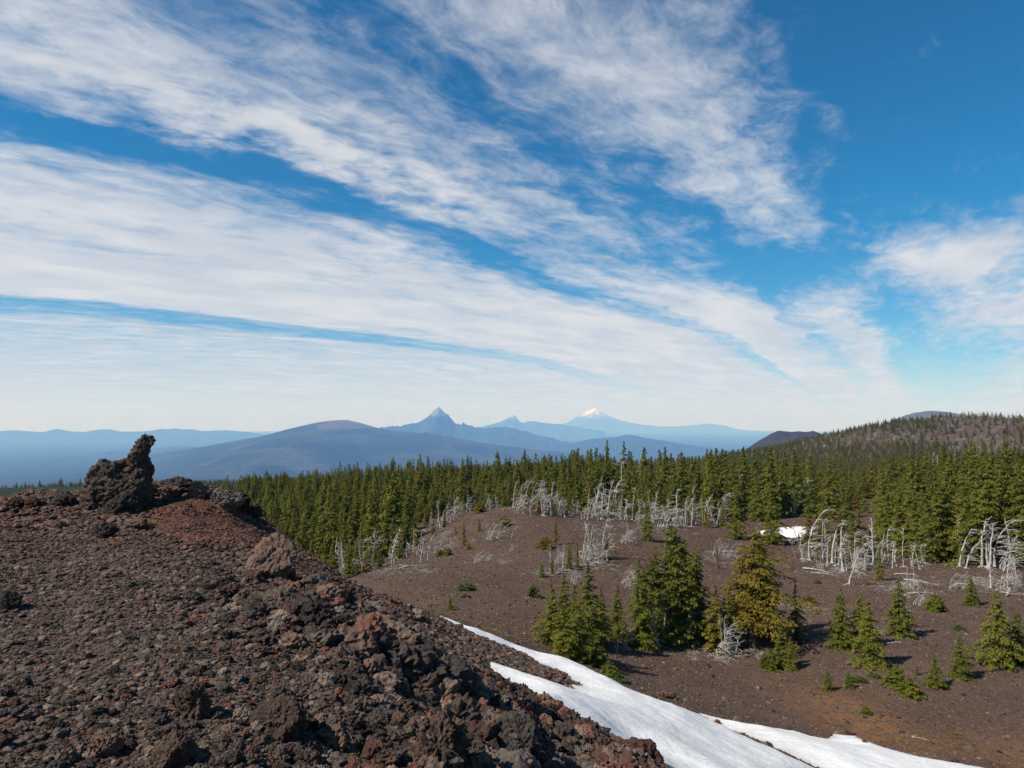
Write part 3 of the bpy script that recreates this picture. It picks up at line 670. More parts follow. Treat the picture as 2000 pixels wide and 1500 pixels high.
# cinders and small stones of the slope
x, y, r, r_ = stones(120000, 17, 120, -20, 42, 8)
keep = (ridge_mask(x, y) < .3); 
for pl in SNOWPOLY: keep &= inside(pl, x, y) < .05
x, y, r = x[keep], y[keep], r[keep]
sz = np.minimum(np.maximum(.015, r*.00062) * (1 - r_.random(len(x)))**(-1/3.0), .13)
hue = r_.random(len(x)); vi = np.where(hue < .35, 0, np.where(hue < .55, 2, np.where(hue < .68, 3, np.where(hue < .85, 8, 10))))
scatter('cinder_gravel', np.stack([x, y, H(x, y) + sz*.1], 1), sz[:,None]*np.ones((1,3)), np.stack([r_.uniform(-.4,.4,len(x)), r_.uniform(-.4,.4,len(x)), r_.uniform(0,6.28,len(x))], 1), vi, PEB, 'scattered cinders and pebbles on the brown slope', 'gravel')
# single stones on the slope and on the snow
for px, py, w, hue_ in [(1380,1302,14,'grey'),(1390,1322,10,'grey'),(1418,1368,12,'grey'),(1296,1360,22,'rust'),(1312,1362,20,'dark'),(1510,1390,9,'grey'),(1540,1330,9,'dark'),(1657,1434,14,'rust'),(1666,1434,10,'rust'),
                       (1779,1437,9,'rust'),(1690,1464,14,'brown'),(1862,1487,16,'dark'),(1442,1409,18,'grey'),(1400,1413,16,'rust'),(1502,1456,14,'rust'),(1450,1437,12,'rust'),(1790,1410,7,'dark'),(1485,1345,8,'dark')]:
    p = hit(px, py, 14); k = w * p[1]/F/2
    o = link('lone_stone', ROCKME[hidx[hue_][0]], loc=(p[0], p[1], h1(*p) + k*.3 + (.22 if any(inside(pl, np.array([p[0]]), np.array([p[1]]))[0] > .3 for pl in SNOWPOLY) else 0)),
             label={'grey': 'lone grey stone', 'rust': 'lone rust red stone', 'dark': 'lone black stone', 'brown': 'lone brown stone'}[hue_] + ' on or beside the snow and cinder slope', cat='stone', group='lone stones on the cinder slope')
    o.scale = (k, k, k*.9); o.rotation_euler = (0, 0, w)
#===MARK4
# ------------------------------------------------------------------ conifers
def foliage_material(name, c0, c1, c2):
    m, gx, b, out = material(name)
    oi = gx.n.new('ShaderNodeObjectInfo'); geo = gx.n.new('ShaderNodeNewGeometry')
    tip = gx.n.new('ShaderNodeAttribute'); tip.attribute_name = 'tip'
    n1 = gx.noise(geo.outputs['Position'], 1.6, 3, .6)
    c = gx.mix(gx.sstep(gx.m('ADD', gx.m('MULTIPLY', oi.outputs['Random'], .6), gx.m('MULTIPLY', n1, .5)), .25, .8), c0, c1)
    c = gx.mix(gx.m('MULTIPLY', tip.outputs['Fac'], .7), c, c2)
    gx.l.new(c, b.inputs['Base Color'])
    tr = gx.n.new('ShaderNodeBsdfTranslucent'); gx.l.new(c, tr.inputs[0])
    mx = gx.n.new('ShaderNodeMixShader'); mx.inputs[0].default_value = .32
    gx.l.new(b.outputs[0], mx.inputs[1]); gx.l.new(tr.outputs[0], mx.inputs[2]); gx.l.new(mx.outputs[0], out.inputs[0])
    b.inputs['Roughness'].default_value = .6; b.inputs['Specular IOR Level'].default_value = .2
    return m
GREEN = foliage_material('hemlock_needles', (.062, .078, .010), (.116, .124, .014), (.195, .188, .024))
GOLD = foliage_material('golden_needles', (.085, .076, .009), (.135, .11, .014), (.23, .17, .022))
FRESH = foliage_material('fresh_needles', (.045, .075, .014), (.070, .100, .016), (.11, .14, .025))
def bark_material(name, c0, c1, sc=8):
    m, gx, b, out = material(name)
    geo = gx.n.new('ShaderNodeNewGeometry'); mp = gx.n.new('ShaderNodeMapping'); mp.inputs['Scale'].default_value = (1, 1, .25)
    gx.l.new(geo.outputs['Position'], mp.inputs[0]); n1 = gx.noise(mp.outputs[0], sc, 4, .6)
    gx.l.new(gx.mix(gx.sstep(n1, .35, .65), c0, c1), b.inputs['Base Color']); bump(gx, b, n1, .7, .05)
    return m
BARK = bark_material('bark', (.045, .034, .028), (.10, .08, .066))
BLEACH = bark_material('bleached_wood', (.17, .155, .145), (.46, .44, .41), 10)

def tube(path, radii, sides):
    path = np.asarray(path, float); nP = len(path)
    t = np.gradient(path, axis=0); t /= np.linalg.norm(t, axis=1)[:,None] + 1e-9
    ref = np.where(np.abs(t[:,2:3]) > .9, np.array([[1., 0, 0]]), np.array([[0, 0, 1.]]))
    a = np.cross(t, ref); a /= np.linalg.norm(a, axis=1)[:,None] + 1e-9; b_ = np.cross(t, a)
    ang = np.linspace(0, 2*np.pi, sides, endpoint=False)
    v = path[:,None] + np.asarray(radii)[:,None,None] * (np.cos(ang)[None,:,None]*a[:,None] + np.sin(ang)[None,:,None]*b_[:,None])
    i = np.arange(nP-1)[:,None]*sides + np.arange(sides)[None]; j = np.arange(nP-1)[:,None]*sides + (np.arange(sides)[None]+1) % sides
    return v.reshape(-1, 3), np.stack([i, j, j+sides, i+sides], -1).reshape(-1, 4)
def merge(parts):
    vs, fs, o = [], [], 0
    for v, f in parts: vs.append(v); fs.append(f + o); o += len(v)
    return np.concatenate(vs), np.concatenate(fs)

def conifer_meshes(seed, rad, first=.05, levels=22, taper=.85, lean=0., flag=0., mat=None, spray=.02, ragged=.25, twin=0, trunk_r=.016, droop=.4, per=8, dens=8.0):
    """unit height; rad = crown radius; flag = how much longer the lee branches grow; boughs are drooping pads of needle sprays in tiers"""
    r_ = np.random.default_rng(seed)
    zz_ = np.linspace(0, .99, 9); axis = np.stack([lean*zz_**1.7 + .006*np.sin(zz_*9+seed), .006*np.cos(zz_*7+seed), zz_], 1)
    tv, tf = tube(axis, trunk_r*(1-zz_*.93), 7)
    flare = np.clip(1 - tv[:,2]/.05, 0, 1); tv[:,:2] *= (1 + .8*flare)[:,None]; tv[:,2] -= .02*flare
    trunk = mesh_np('trunk', tv, tf, [BARK])
    P_, T_ = [], []
    stems = [(0., 0., 1.0)] + [(r_.uniform(-.55, .55)*rad, r_.uniform(-.55, .55)*rad, r_.uniform(.7, .92)) for _ in range(twin)]
    for sx, sy, sh in stems:
        nL = max(6, int(levels*sh))
        for l in range(nL):
            h = first + (1-first) * ((l + .5 + r_.uniform(-.3, .3)) / nL)**.95
            hh = h * sh
            base_L = rad * ((1 - h)**taper) * (1 + .3*ragged*math.sin(h*19+seed*1.7)) * (1 if sh == 1 else .75) + .010
            if h < first + .14: base_L *= .72 + .28*(h-first)/.14
            nb = max(4, int(per * (.5 + .6*(1-h)))); a0 = r_.uniform(0, 6.28)
            for b_ in range(nb):
                az = a0 + 6.283*b_/nb + r_.uniform(-.45, .45)
                L = base_L * r_.uniform(1-ragged*1.7, 1+ragged*.8) * (1 + flag*math.cos(az))
                if r_.random() < ragged*.25: L *= .45
                ca, sa = math.cos(az), math.sin(az); ax = lean*hh**1.7
                m_ = max(5, int(dens * L/spray)); t = r_.random(m_)**.75
                up = r_.uniform(-.05, .18); jit = r_.uniform(-.4, .4)/nL
                wmax = .30*L*np.sin(np.pi*np.clip(.15 + .8*t, 0, 1)) + .004
                wdt = wmax * r_.uniform(-1, 1, m_)
                zc = hh + jit + up*L*t - droop*L*t**2.0 - (wdt/np.maximum(wmax, 1e-4))**2*wmax*.35
                P_.append(np.stack([sx + ax + ca*L*t - sa*wdt, sy + sa*L*t + ca*wdt, zc + r_.normal(0, spray*.22, m_)], 1))
                sg = np.sign(wdt)*.55
                T_.append(np.stack([ca - sa*sg + r_.normal(0, .35, m_), sa + ca*sg + r_.normal(0, .35, m_), up - droop*1.3*t - .15 + r_.normal(0, .25, m_), np.clip(t*.8 + np.abs(wdt)/(wmax+1e-6)*.25, 0, 1)], 1))
        k = 16; zt = sh*np.linspace(.93, 1.0, k)
        P_.append(np.stack([sx + lean*zt**1.7 + r_.normal(0, .003, k), sy + r_.normal(0, .003, k), zt], 1)); T_.append(np.stack([r_.normal(0, .5, k), r_.normal(0, .5, k), np.full(k, .9), np.ones(k)], 1))
    Pn = np.concatenate(P_); Tn = np.concatenate(T_); tip = Tn[:,3]; d = Tn[:,:3] / np.linalg.norm(Tn[:,:3], axis=1)[:,None]
    nS = len(Pn); ln = spray * r_.uniform(.8, 1.5, nS); wd = ln * r_.uniform(.22, .38, nS)
    side = np.cross(d, np.array([0, 0, 1.])); side /= np.linalg.norm(side, axis=1)[:,None] + 1e-6
    upv = np.cross(side, d); roll = r_.normal(0, .5, nS)
    side = side*np.cos(roll)[:,None] + upv*np.sin(roll)[:,None]
    a = Pn - d*(ln*.4)[:,None]; mid = Pn + d*(ln*.1)[:,None]; e = Pn + d*(ln*.7)[:,None] - np.array([0, 0, 1])*(ln*.15)[:,None]
    V = np.stack([a, mid + side*wd[:,None], e, mid - side*wd[:,None]], 1).reshape(-1, 3)
    crown = mesh_np('crown', V, np.arange(nS*4).reshape(-1, 4), [mat or GREEN], smooth=False)
    attr(crown, 'tip', np.repeat(np.clip(tip*1.15 - .4 + r_.normal(0, .15, nS), 0, 1), 4))
    return trunk, crown
CON = {}
for k in range(5): CON[f'forest{k}'] = conifer_meshes(20+k, .185 + .014*k, levels=20 + k, taper=1.0, ragged=.24+.06*(k % 3), spray=.024, per=9, lean=.015*(k-1), dens=7.0)
for k in range(2): CON[f'edge{k}'] = conifer_meshes(30+k, .215 + .03*k, first=.03, levels=21, taper=.92, ragged=.36, flag=.15, spray=.017, per=9, dens=9.0)
for k in range(3): CON[f'young{k}'] = conifer_meshes(40+k, .27 + .03*k, first=.02, levels=18, taper=.85, ragged=.25, spray=.021, per=10, dens=9.0)
for k in range(2): CON[f'shrub{k}'] = conifer_meshes(50+k, .52 + .15*k, first=.02, levels=11, taper=.7, ragged=.5, spray=.055, per=9, twin=3, droop=.15)
CON['low'] = conifer_meshes(60, 1.1, first=.05, levels=8, taper=.5, ragged=.5, spray=.11, per=9, twin=4, droop=.0, mat=FRESH)
CON['gold'] = conifer_meshes(61, .36, first=.2, levels=19, taper=.62, ragged=.5, flag=.4, spray=.016, per=10, twin=1, lean=.03, mat=GOLD, trunk_r=.028, droop=.3)
CON['clump'] = conifer_meshes(62, .21, first=.04, levels=22, taper=.62, ragged=.45, flag=.12, spray=.016, per=9, twin=2)
CON['goldyoung'] = conifer_meshes(63, .2, first=.02, levels=18, taper=.8, ragged=.38, spray=.028, per=8, mat=GOLD)
CON['slender'] = conifer_meshes(64, .125, first=.03, levels=20, taper=.7, ragged=.5, spray=.026, per=8, mat=GOLD)
CON['bush'] = conifer_meshes(65, .7, first=.03, levels=9, taper=.6, ragged=.6, spray=.075, per=8, twin=3, droop=.05, mat=GOLD)
TREES = []
def conifer(kind, x, y, h, rz, label, group=None, name='conifer', cat='conifer', sx=1.0, z=None):
    tr, cr = CON[kind]
    o = bpy.data.objects.new(name, None); COL.objects.link(o); o.empty_display_size = .2
    o.location = (x, y, (h1(x, y) if z is None else z) - .03*h*0 - .05); o.rotation_euler = (0, 0, rz); o.scale = (h*sx, h*sx, h)
    tag(o, label, cat, group)
    link('trunk', tr, o); link('crown', cr, o)
    TREES.append((x, y, h*.15)); return o
def tree(kind, px, base, top, label, group=None, lo=22, sx=1.0, **kw):
    p = hit(px, base, lo); h = (base - top) * p[1] / F * 1.02
    return conifer(kind, p[0], p[1], h, R.uniform(0, 6.28) if kind not in ('gold',) else 0.0, label, group, sx=sx, **kw)
G1 = 'conifers of the clump on the near slope'
L1 = 'tall green conifer in the dense clump above the long snow tongue'
for kind, px, b_, t_ in [('edge0',1078,1262,1141),('edge1',1102,1272,1126),('edge0',1122,1284,1147),('edge1',1150,1262,1105),('edge0',1174,1256,1150),('edge1',1206,1246,1146),('edge0',1098,1282,1180),('edge0',1140,1284,1190)]:
    tree(kind, px, b_, t_, L1, G1, sx=1.4)
tree('clump',1249,1262,1100,'tall conifer with open lower branches right of the arched dead wood')
tree('clump',1312,1254,1022,'tallest dark conifer of the near clump beside the leaning dead trunks', sx=1.15)
tree('clump',1283,1252,1076,'conifer tucked in between two taller ones of the near clump')
tree('clump',1362,1240,1072,'broad shadowy conifer behind the bleached snags of the near clump', sx=1.1)
tree('edge1',1338,1236,1055,'dark conifer at the back of the near clump', sx=1.1)
tree('gold',1470,1262,1042,'big golden green conifer leaning to its lee side with a bare dark trunk', sx=1.25)
tree('clump',1487,1240,1052,'golden green conifer growing close behind the big leaning one', sx=.9)
tree('goldyoung',1398,1270,1147,'golden green young conifer at the foot of the big leaning one', sx=1.25)
tree('edge0',1425,1262,1150,'conifer between the bleached snags and the big leaning conifer', sx=1.1)
tree('edge0',1555,1250,1143,'narrow dark conifer standing in the shade of the big leaning one')
for kind, px, b_, t_, lb in [('young0',1527,1302,1223,'small pointed conifer beside an arched dead stem'),('young0',1545,1306,1246,'smaller pointed conifer beside its taller twin'),('shrub0',1504,1306,1268,'bushy little conifer at the foot of two pointed ones'),
    ('shrub0',1165,1302,1258,'bushy conifer below the near clump at the snow edge'),('shrub1',1190,1322,1290,'spreading conifer shrub reaching down to the snow edge'),('shrub0',1140,1296,1262,'dense shrub at the lower edge of the near clump'),('low',1205,1330,1315,'low green mat at the snow edge below the near clump'),
    ('young0',1643,1264,1153,'conifer left of a close pair on the open slope'),('young0',1681,1262,1160,'rear conifer of a close pair on the open slope'),('young1',1699,1298,1176,'front conifer of a close pair on the open slope'),
    ('young1',1757,1242,1133,'conifer with a bleached dead stem in front of it'),('young0',1897,1182,1123,'small conifer near the bleached trunks at the forest edge'),('shrub0',1827,1194,1158,'thin bushy conifer by fallen bleached wood'),
    ('young2',1950,1298,1160,'broad dense conifer, the widest on the open slope'),('young1',1990,1292,1196,'dark conifer just behind the broadest one'),('low',1873,1231,1219,'low bright green mat on bare cinder'),
    ('young1',1876,1324,1243,'little leaning conifer beside the broad dense one'),('young2',1826,1341,1280,'little conifer with a spreading skirt on bare cinder'),('shrub0',1752,1340,1297,'upper bush of a low sprawling pair on bare cinder'),('shrub1',1776,1358,1322,'lower bush of a low sprawling pair on bare cinder'),
    ('young0',1791,1318,1299,'tiny conifer seedling between larger young trees'),('young1',1617,1348,1306,'small cone shaped conifer above the ochre streak'),('young2',1657,1344,1310,'small rounded conifer above the ochre streak'),('low',1678,1331,1319,'low tuft beside the two small conifers'),
    ('low',1710,1323,1313,'flat green tuft on cinder above the sprawling bushes'),('shrub0',1692,1395,1375,'lone tiny bush in the ochre streak'),('edge0',1718,1134,1070,'slim conifer among the bleached trunks'),
    ('young2',879,1191,1164,'small lone conifer above the upper end of the snow tongue'),('low',913,1152,1138,'bright green mat on the bare dome'),('low',909,1167,1159,'smaller bright green mat on the bare dome'),
    ('slender',906,1066,1017,'slender brownish conifer on the dome'),('goldyoung',936,1038,1010,'small round conifer near the dome top'),('goldyoung',890,1044,1027,'tiny conifer on the left of the dome'),('bush',988,1027,1006,'wide bush beside bleached branches on the dome'),
    ('bush',861,1085,1072,'low bush by dead sticks on the left of the dome'),('shrub0',875,1085,1069,'small upright bush by dead sticks on the left of the dome'),('bush',915,1073,1063,'low bush under the slender conifer of the dome'),('bush',940,1000,979,'bush on the dome crest among dead wood'),
    ('slender',1085,1064,1008,'ragged slender conifer standing alone on the dome'),('bush',1068,1070,1047,'bush at the foot of the ragged slender conifer'),('young0',1058,1127,1098,'small conifer at the low end of the dead thicket'),('goldyoung',1078,1121,1090,'small conifer in the dead thicket'),
    ('goldyoung',1112,1113,1064,'brownish conifer in the middle of the dead thicket'),('slender',1128,1108,1062,'thin brownish conifer in the dead thicket'),('edge0',1186,1092,1040,'conifer growing out of the biggest bleached thicket'),('slender',1202,1082,1055,'sapling beside the biggest bleached thicket'),
    ('shrub0',1041,1166,1138,'small ragged bush on bare cinder beside pale sticks'),('edge0',1263,1056,972,'bright green conifer with a spreading skirt at the end of the dead row'),('slender',1250,1070,1052,'tiny brown sapling near the bright green conifer'),
    ('edge1',1438,1052,950,'bushy conifer left of the small snow patch'),('edge1',1508,1062,934,'shadowy conifer right beside the small snow patch'),('goldyoung',1640,1098,1010,'golden conifer behind the bleached trunks'),('goldyoung',1680,1100,1000,'broad golden conifer behind the bleached trunks'),
    ('young0',1560,1052,1040,'seedling on the small snow patch'),('shrub0',1712,990,972,'bush on the bare clearing in the forest'),('slender',1688,992,978,'sapling on the bare clearing in the forest'),('slender',1400,1095,1060,'thin sapling in tangled dead wood'),('slender',1403,1110,1080,'slim sapling before tangled dead wood'),
    ('bush',1596,1140,1130,'tiny sparse bush on bare cinder'),('bush',1582,1176,1160,'sparse yellowish bush on bare cinder'),('low',1390,1262,1252,'green mat at the foot of the near clump'),('goldyoung',1320,1095,1040,'small conifer at the end of the dead row')]:
    tree(kind, px, b_, t_, lb, sx=1.15 if kind.startswith('young') else 1.0, cat='shrub' if kind in ('low', 'bush', 'shrub0', 'shrub1') else 'conifer', name='conifer_shrub' if kind in ('low', 'bush', 'shrub0', 'shrub1') else 'conifer')
for kind, px, b_, t_ in [('forest3',1393,1002,882),('forest4',1406,1004,880),('edge0',1330,992,894),('forest2',1290,990,898),('forest4',1268,988,894),('forest1',1186,988,892),('edge0',1454,1008,876),('edge1',1488,1008,884),('forest3',1508,1012,872),
    ('edge0',1478,1018,930),('edge1',1420,1018,936),('forest2',1345,1000,925),('edge0',1392,1020,930),('forest3',1530,1008,900),('forest4',1556,1004,896),('edge1',1592,1010,905),('forest2',1620,1015,900),('edge0',1655,1035,940),('forest1',1610,1040,965),('edge1',1735,1072,925),('edge0',1760,1085,950),('edge1',1790,1088,960),
    ('edge0',1832,1098,930),('edge1',1856,1095,905),('edge0',1906,1100,915),('edge1',1935,1092,900),('edge1',1975,1090,880),('edge0',2004,1098,890),('forest2',1220,995,915),('forest4',1120,985,900),('forest1',1068,980,898),('edge0',1245,1000,940),('edge0',1100,995,950),('forest0',1010,978,900)]:
    wh = 'behind the dead trees of the dome' if px < 1160 else 'behind the thick tangle of dead trees' if px < 1280 else 'left of the small snow patch' if px < 1460 else 'behind the small snow patch' if px < 1680 else 'at the front of the tall stand by bleached trunks'
    lb = ('tall ' if b_ - t_ > 115 else 'middling ') + ('broad ' if kind.startswith('edge') else 'slim ') + 'conifer ' + wh
    tree(kind, px, b_, t_, lb, lb.replace('conifer', 'conifers'), lo=60, sx=1.1)
for px, b_, hp in [(905,1002,30),(938,994,26),(968,990,34),(1022,994,30),(1052,1004,44),(1078,1004,36),(1112,1004,52),(1152,1008,40),(1172,1012,34),(1196,1012,56),(1232,1014,40),(1252,1018,44),(1300,1022,40),(1335,1024,52),(1356,1022,44),(1380,1030,40),(1412,1030,54),(1600,1075,60),(1625,1096,48),(1580,1062,70),
    (1662,1080,70),(1700,1096,60),(846,1046,30),(868,1030,28),(812,1068,34),(780,1092,40),(742,1110,44),(705,1112,50)]:
    tree(R.choice(['edge0', 'goldyoung', 'goldyoung', 'edge1']), px, b_, b_ - hp, 'stunted conifer ' + (wh := 'among dead trees at the left foot of the dome' if px < 890 else 'in the dead row on the dome crest' if px < 1160 else 'in the thick tangle of dead trees' if px < 1260 else 'in the swept dead thicket' if px < 1365 else 'left of the small snow patch' if px < 1500 else 'in the bleached trunk row'), 'stunted conifers ' + wh, lo=40, sx=1.15)
# --- the forest: candidates on a jittered lattice, kept where the wood stands
def wood(x, y):
    px = 1000 + F*x/y
    lim = np.interp(px, [-200, 440, 600, 650, 745, 790, 830, 900, 950, 1050, 1250, 1400, 1450, 1560, 1640, 1690, 1720, 1850, 2000, 2400], [80, 80, 74, 64, 66, 76, 90, 104, 110, 114, 112, 104, 104, 112, 108, 108, 78, 74, 73, 72])
    d = y - lim
    clear = np.exp(-((px-1692)/38)**2 - ((y-138)/26)**2)
    return d, clear
cand = []
for (a0, a1, y0, y1, sp, hlo, hhi) in [(-.62, .95, 56, 150, 2.1, 4.5, 9.0), (-.60, .95, 150, 240, 2.5, 5.5, 9.5), (-.55, .9, 240, 330, 3.4, 6, 9)]:
    ys = np.arange(y0, y1, sp)
    for y_ in ys:
        xs = np.arange(a0*y_, a1*y_, sp); xs = xs + rng.uniform(-.5, .5, len(xs))*sp*.9; yy = y_ + rng.uniform(-.5, .5, len(xs))*sp*.9
        cand.append(np.stack([xs, yy, rng.uniform(hlo, hhi, len(xs))], 1))
cand = np.concatenate(cand)
d, clear = wood(cand[:,0], cand[:,1]); dens_ = fbm(cand[:,0]*.05, cand[:,1]*.05, 41, 3)
pxc = 1000 + F*cand[:,0]/cand[:,1]
keep = (d > 0) & (clear < .45) & (rng.random(len(cand)) < np.where(pxc < 850, .85, .58) + 1.1*dens_ - .35*sm(25, 0, d)*(pxc > 850)*(pxc < 1700))
keep &= ~((pxc > 1340) & (pxc < 1720) & (cand[:,1] < 165) & (fbm(cand[:,0]*.09, cand[:,1]*.05, 43, 2) > -.01))
keep &= ~((pxc < 470 + .5*0) & (cand[:,1] > 205))
left = (pxc < 900); cand[:,2] *= np.where(left, .66, .66 + .34*sm(900, 1150, pxc)) * np.where(sm(0, 22, d) < 1, .72 + .28*sm(0, 22, d), 1)
cand[:,2] *= 1 - .30*np.exp(-((pxc-1650)/75)**2) - .12*(pxc > 1720)*(cand[:,1] > 110)
cand[:,2] *= np.exp(np.clip(rng.normal(0, .26, len(cand)), -.7, .42))
cand = cand[keep]; pxc = pxc[keep]; zc = H(cand[:,0], cand[:,1])
# which of them show largest: near and not behind the ridge
ridge_line = np.interp(pxc, [0, 460, 550, 650, 700, 760], [940, 985, 1045, 1108, 1140, 1600])
top_py = 812 - F*(zc + cand[:,2])/cand[:,1]
vis = np.clip((cand[:,2]*F/cand[:,1]), 0, 400) * (top_py < ridge_line) * (pxc > -20) * (pxc < 2020)
order = np.argsort(-vis * (1 + 0*pxc)); ntop = 165
FORL = {0: 'conifer of the dense wood on the slope beyond the ridge edge', 1: 'conifer in the wood behind the row of bleached dead trees', 2: 'conifer of the tall dense stand at the edge of the cinder slope', 3: 'conifer of the dense wood below the bare dome'}
for k in order[:ntop]:
    x_, y_, h_ = cand[k]; rg_ = 0 if pxc[k] < 660 else 3 if pxc[k] < 900 else 1 if pxc[k] < 1640 else 2
    nm = {0: 'wood beyond the ridge edge', 1: 'wood behind the dead trees', 2: 'stand at the slope edge', 3: 'wood below the dome'}[rg_]
    tall = ('tall ' if h_ > 10 else 'middle-sized ' if h_ > 7.5 else 'small '); kd = ('edge%d' % (k % 2)) if rg_ == 2 and k % 3 else 'forest%d' % (k % 5)
    wide = R.uniform(.9, 1.25)
    conifer(kd, x_, y_, h_, R.uniform(0, 6.28), tall + ('broad ' if wide > 1.08 else 'narrow ') + FORL[rg_], tall + ('broad ' if wide > 1.08 else 'narrow ') + 'conifers of the ' + nm, sx=wide, z=zc[k])
rest = order[ntop:]
PRO = [next(o for o in COL.objects if o.name.startswith('crown') and o.data == CON[k][1]) for k in ['forest0', 'forest1', 'forest2', 'forest3', 'forest4', 'edge0', 'edge1', 'clump', 'goldyoung', 'young0', 'slender']]
def forest_mass(name, xs, ys, hs, label, sxy=1.1):
    k = len(xs); rot_ = np.stack([np.zeros(k), np.zeros(k), rng.uniform(0, 6.28, k)], 1)
    w_ = rng.uniform(.95, 1.25, k)*sxy
    return scatter(name, np.stack([xs, ys, H(xs, ys) - .05], 1), np.stack([hs*w_, hs*w_, hs], 1), rot_, rng.integers(0, 11, k), PRO, label, 'forest')
forest_mass('dense_forest', cand[rest,0], cand[rest,1], cand[rest,2], 'dense dark green conifer forest on the slopes beyond the cinder dome')
# far woods: valley rim, and the hill at the right with its bare red patches
def band(a0, a1, y0, y1, sp):
    out = []
    y_ = y0
    while y_ < y1:
        s_ = sp * (y_/y0)**.5; xs = np.arange(a0*y_, a1*y_, s_); xs = xs + rng.uniform(-.5, .5, len(xs))*s_; out.append(np.stack([xs, y_ + rng.uniform(-.5, .5, len(xs))*s_], 1)); y_ += s_
    return np.concatenate(out)
c_ = band(-.80, .33, 330, 1700, 6.5); pxc = 1000 + F*c_[:,0]/c_[:,1]
keep = ((pxc > 470) | (c_[:,1] > 480)) & (fbm(c_[:,0]*.012, c_[:,1]*.012, 51, 3) > -.12) & ~((pxc < 520) & (c_[:,1] < 700) & (rng.random(len(c_)) < .93))
c_ = c_[keep]; forest_mass('far_forest', c_[:,0], c_[:,1], rng.uniform(5, 8, len(c_)), 'distant forest on the rim above the hazy valley')
c_ = band(.30, 1.0, 330, 900, 4.4); pxc = 1000 + F*c_[:,0]/c_[:,1]
bare_ = fbm(c_[:,0]*.012, c_[:,1]*.012, 3, 4)
keep = (rng.random(len(c_)) < np.where((bare_ > .02) & (pxc > 1640) & (c_[:,1] > 440), .42, .95))
c_ = c_[keep]; forest_mass('hill_forest', c_[:,0], c_[:,1], rng.uniform(3.5, 7.0, len(c_)), 'conifers scattered over the red soiled hill', 1.3)

# ------------------------------------------------------------------ dead, wind-combed trees
def dead_meshes(seed, kind):
    """unit height, wind blows towards +x"""
    r_ = np.random.default_rng(seed); TR, BR = [], []
    nst = {'snag': 1, 'comb': 1, 'fan': 4, 'brush': 8, 'arch': 2}[kind]
    for s_ in range(nst):
        hh = 1.0 if s_ == 0 else r_.uniform(.35, .95)
        bx0 = 0 if s_ == 0 else r_.uniform(-.35, .35)*(1.4 if kind == 'brush' else .8); by0 = 0 if s_ == 0 else r_.uniform(-.25, .25)
        bend = {'snag': r_.uniform(-.05, .22), 'comb': r_.uniform(.0, .5), 'fan': r_.uniform(-.1, .7), 'brush': r_.uniform(.2, .8), 'arch': r_.uniform(.8, 1.2)}[kind]
        n_ = 9; t = np.linspace(0, 1, n_)
        wob = .02*np.cumsum(r_.normal(0, 1, n_))*.5
        if kind == 'arch':
            pth = np.stack([bx0 + bend*(1-np.cos(t*2.2))*.6, by0 + wob*.6, hh*np.sin(t*2.2)*1.0], 1)
        else:
            pth = np.stack([bx0 + bend*t**2.1 + wob, by0 + .02*np.cumsum(r_.normal(0, 1, n_))*.5, hh*(t - .12*bend*t**4)], 1)
        r0 = {'snag': .023, 'comb': .021, 'fan': .013, 'brush': .011, 'arch': .02}[kind] * r_.uniform(.75, 1.25)
        rad_ = r0*(1 - .8*t) + .003; rad_[0] *= 1.5; rad_[1] *= 1.1
        pth[0,2] -= .04
        TR.append(tube(pth, rad_, 6))
        nb = {'snag': 16, 'comb': 24, 'fan': 6, 'brush': 4, 'arch': 14}[kind]
        for b_ in range(nb):
            tb = r_.uniform(.18 if kind != 'snag' else .1, 1.0); k = min(int(tb*(n_-1)), n_-2); f = tb*(n_-1)-k
            p0 = pth[k]*(1-f) + pth[k+1]*f
            L = r_.uniform(.10, .30) * (1.15 - .5*tb) * (1.3 if kind in ('fan', 'brush') else 1.0)
            if kind == 'snag': L *= .7
            wind = r_.uniform(.4, 1.2) if kind != 'snag' else r_.uniform(-1, 1)
            d0 = np.array([wind, r_.normal(0, .55), r_.uniform(-.25, .7)]); d0 /= np.linalg.norm(d0)
            s4 = np.linspace(0, 1, 5); cur = r_.uniform(-.5, .15) if kind != 'snag' else r_.uniform(-.2, .4)
            bp = p0 + L*(s4[:,None]*d0 + (s4**2)[:,None]*np.array([.35, 0, cur])*.7) + np.cumsum(r_.normal(0, .012, (5, 3)), 0)
            rb = (.0085 if kind in ('snag', 'comb') else .0075) * r_.uniform(.7, 1.2)
            BR.append(tube(bp, rb*(1 - .7*s4) + .0012, 4))
            for q in range(1):
                i_ = r_.integers(1, 4); d1 = d0 + r_.normal(0, .6, 3); d1 /= np.linalg.norm(d1); s3 = np.linspace(0, 1, 3)
                BR.append(tube(bp[i_] + L*.45*s3[:,None]*d1 + np.array([.2, 0, -.25])*(s3**2)[:,None]*L*.5, rb*.55*(1-.7*s3) + .0012, 3))
    # roots
    for b_ in range(4):
        az = r_.uniform(0, 6.28); s3 = np.linspace(0, 1, 4); L = r_.uniform(.08, .2)
        TR.append(tube(np.stack([np.cos(az)*L*s3, np.sin(az)*L*s3, .035 - .06*s3], 1), .016*(1-.75*s3), 5))
    v1, f1 = merge(TR); v2, f2 = merge(BR)
    return mesh_np('trunk', v1, f1, [BLEACH]), mesh_np('bare_crown', v2, f2, [BLEACH])
DEAD = {k: [dead_meshes(500 + 20*i + j, k) for j in range(nv)] for i, (k, nv) in enumerate([('snag', 4), ('comb', 5), ('fan', 4), ('brush', 3), ('arch', 2)])}
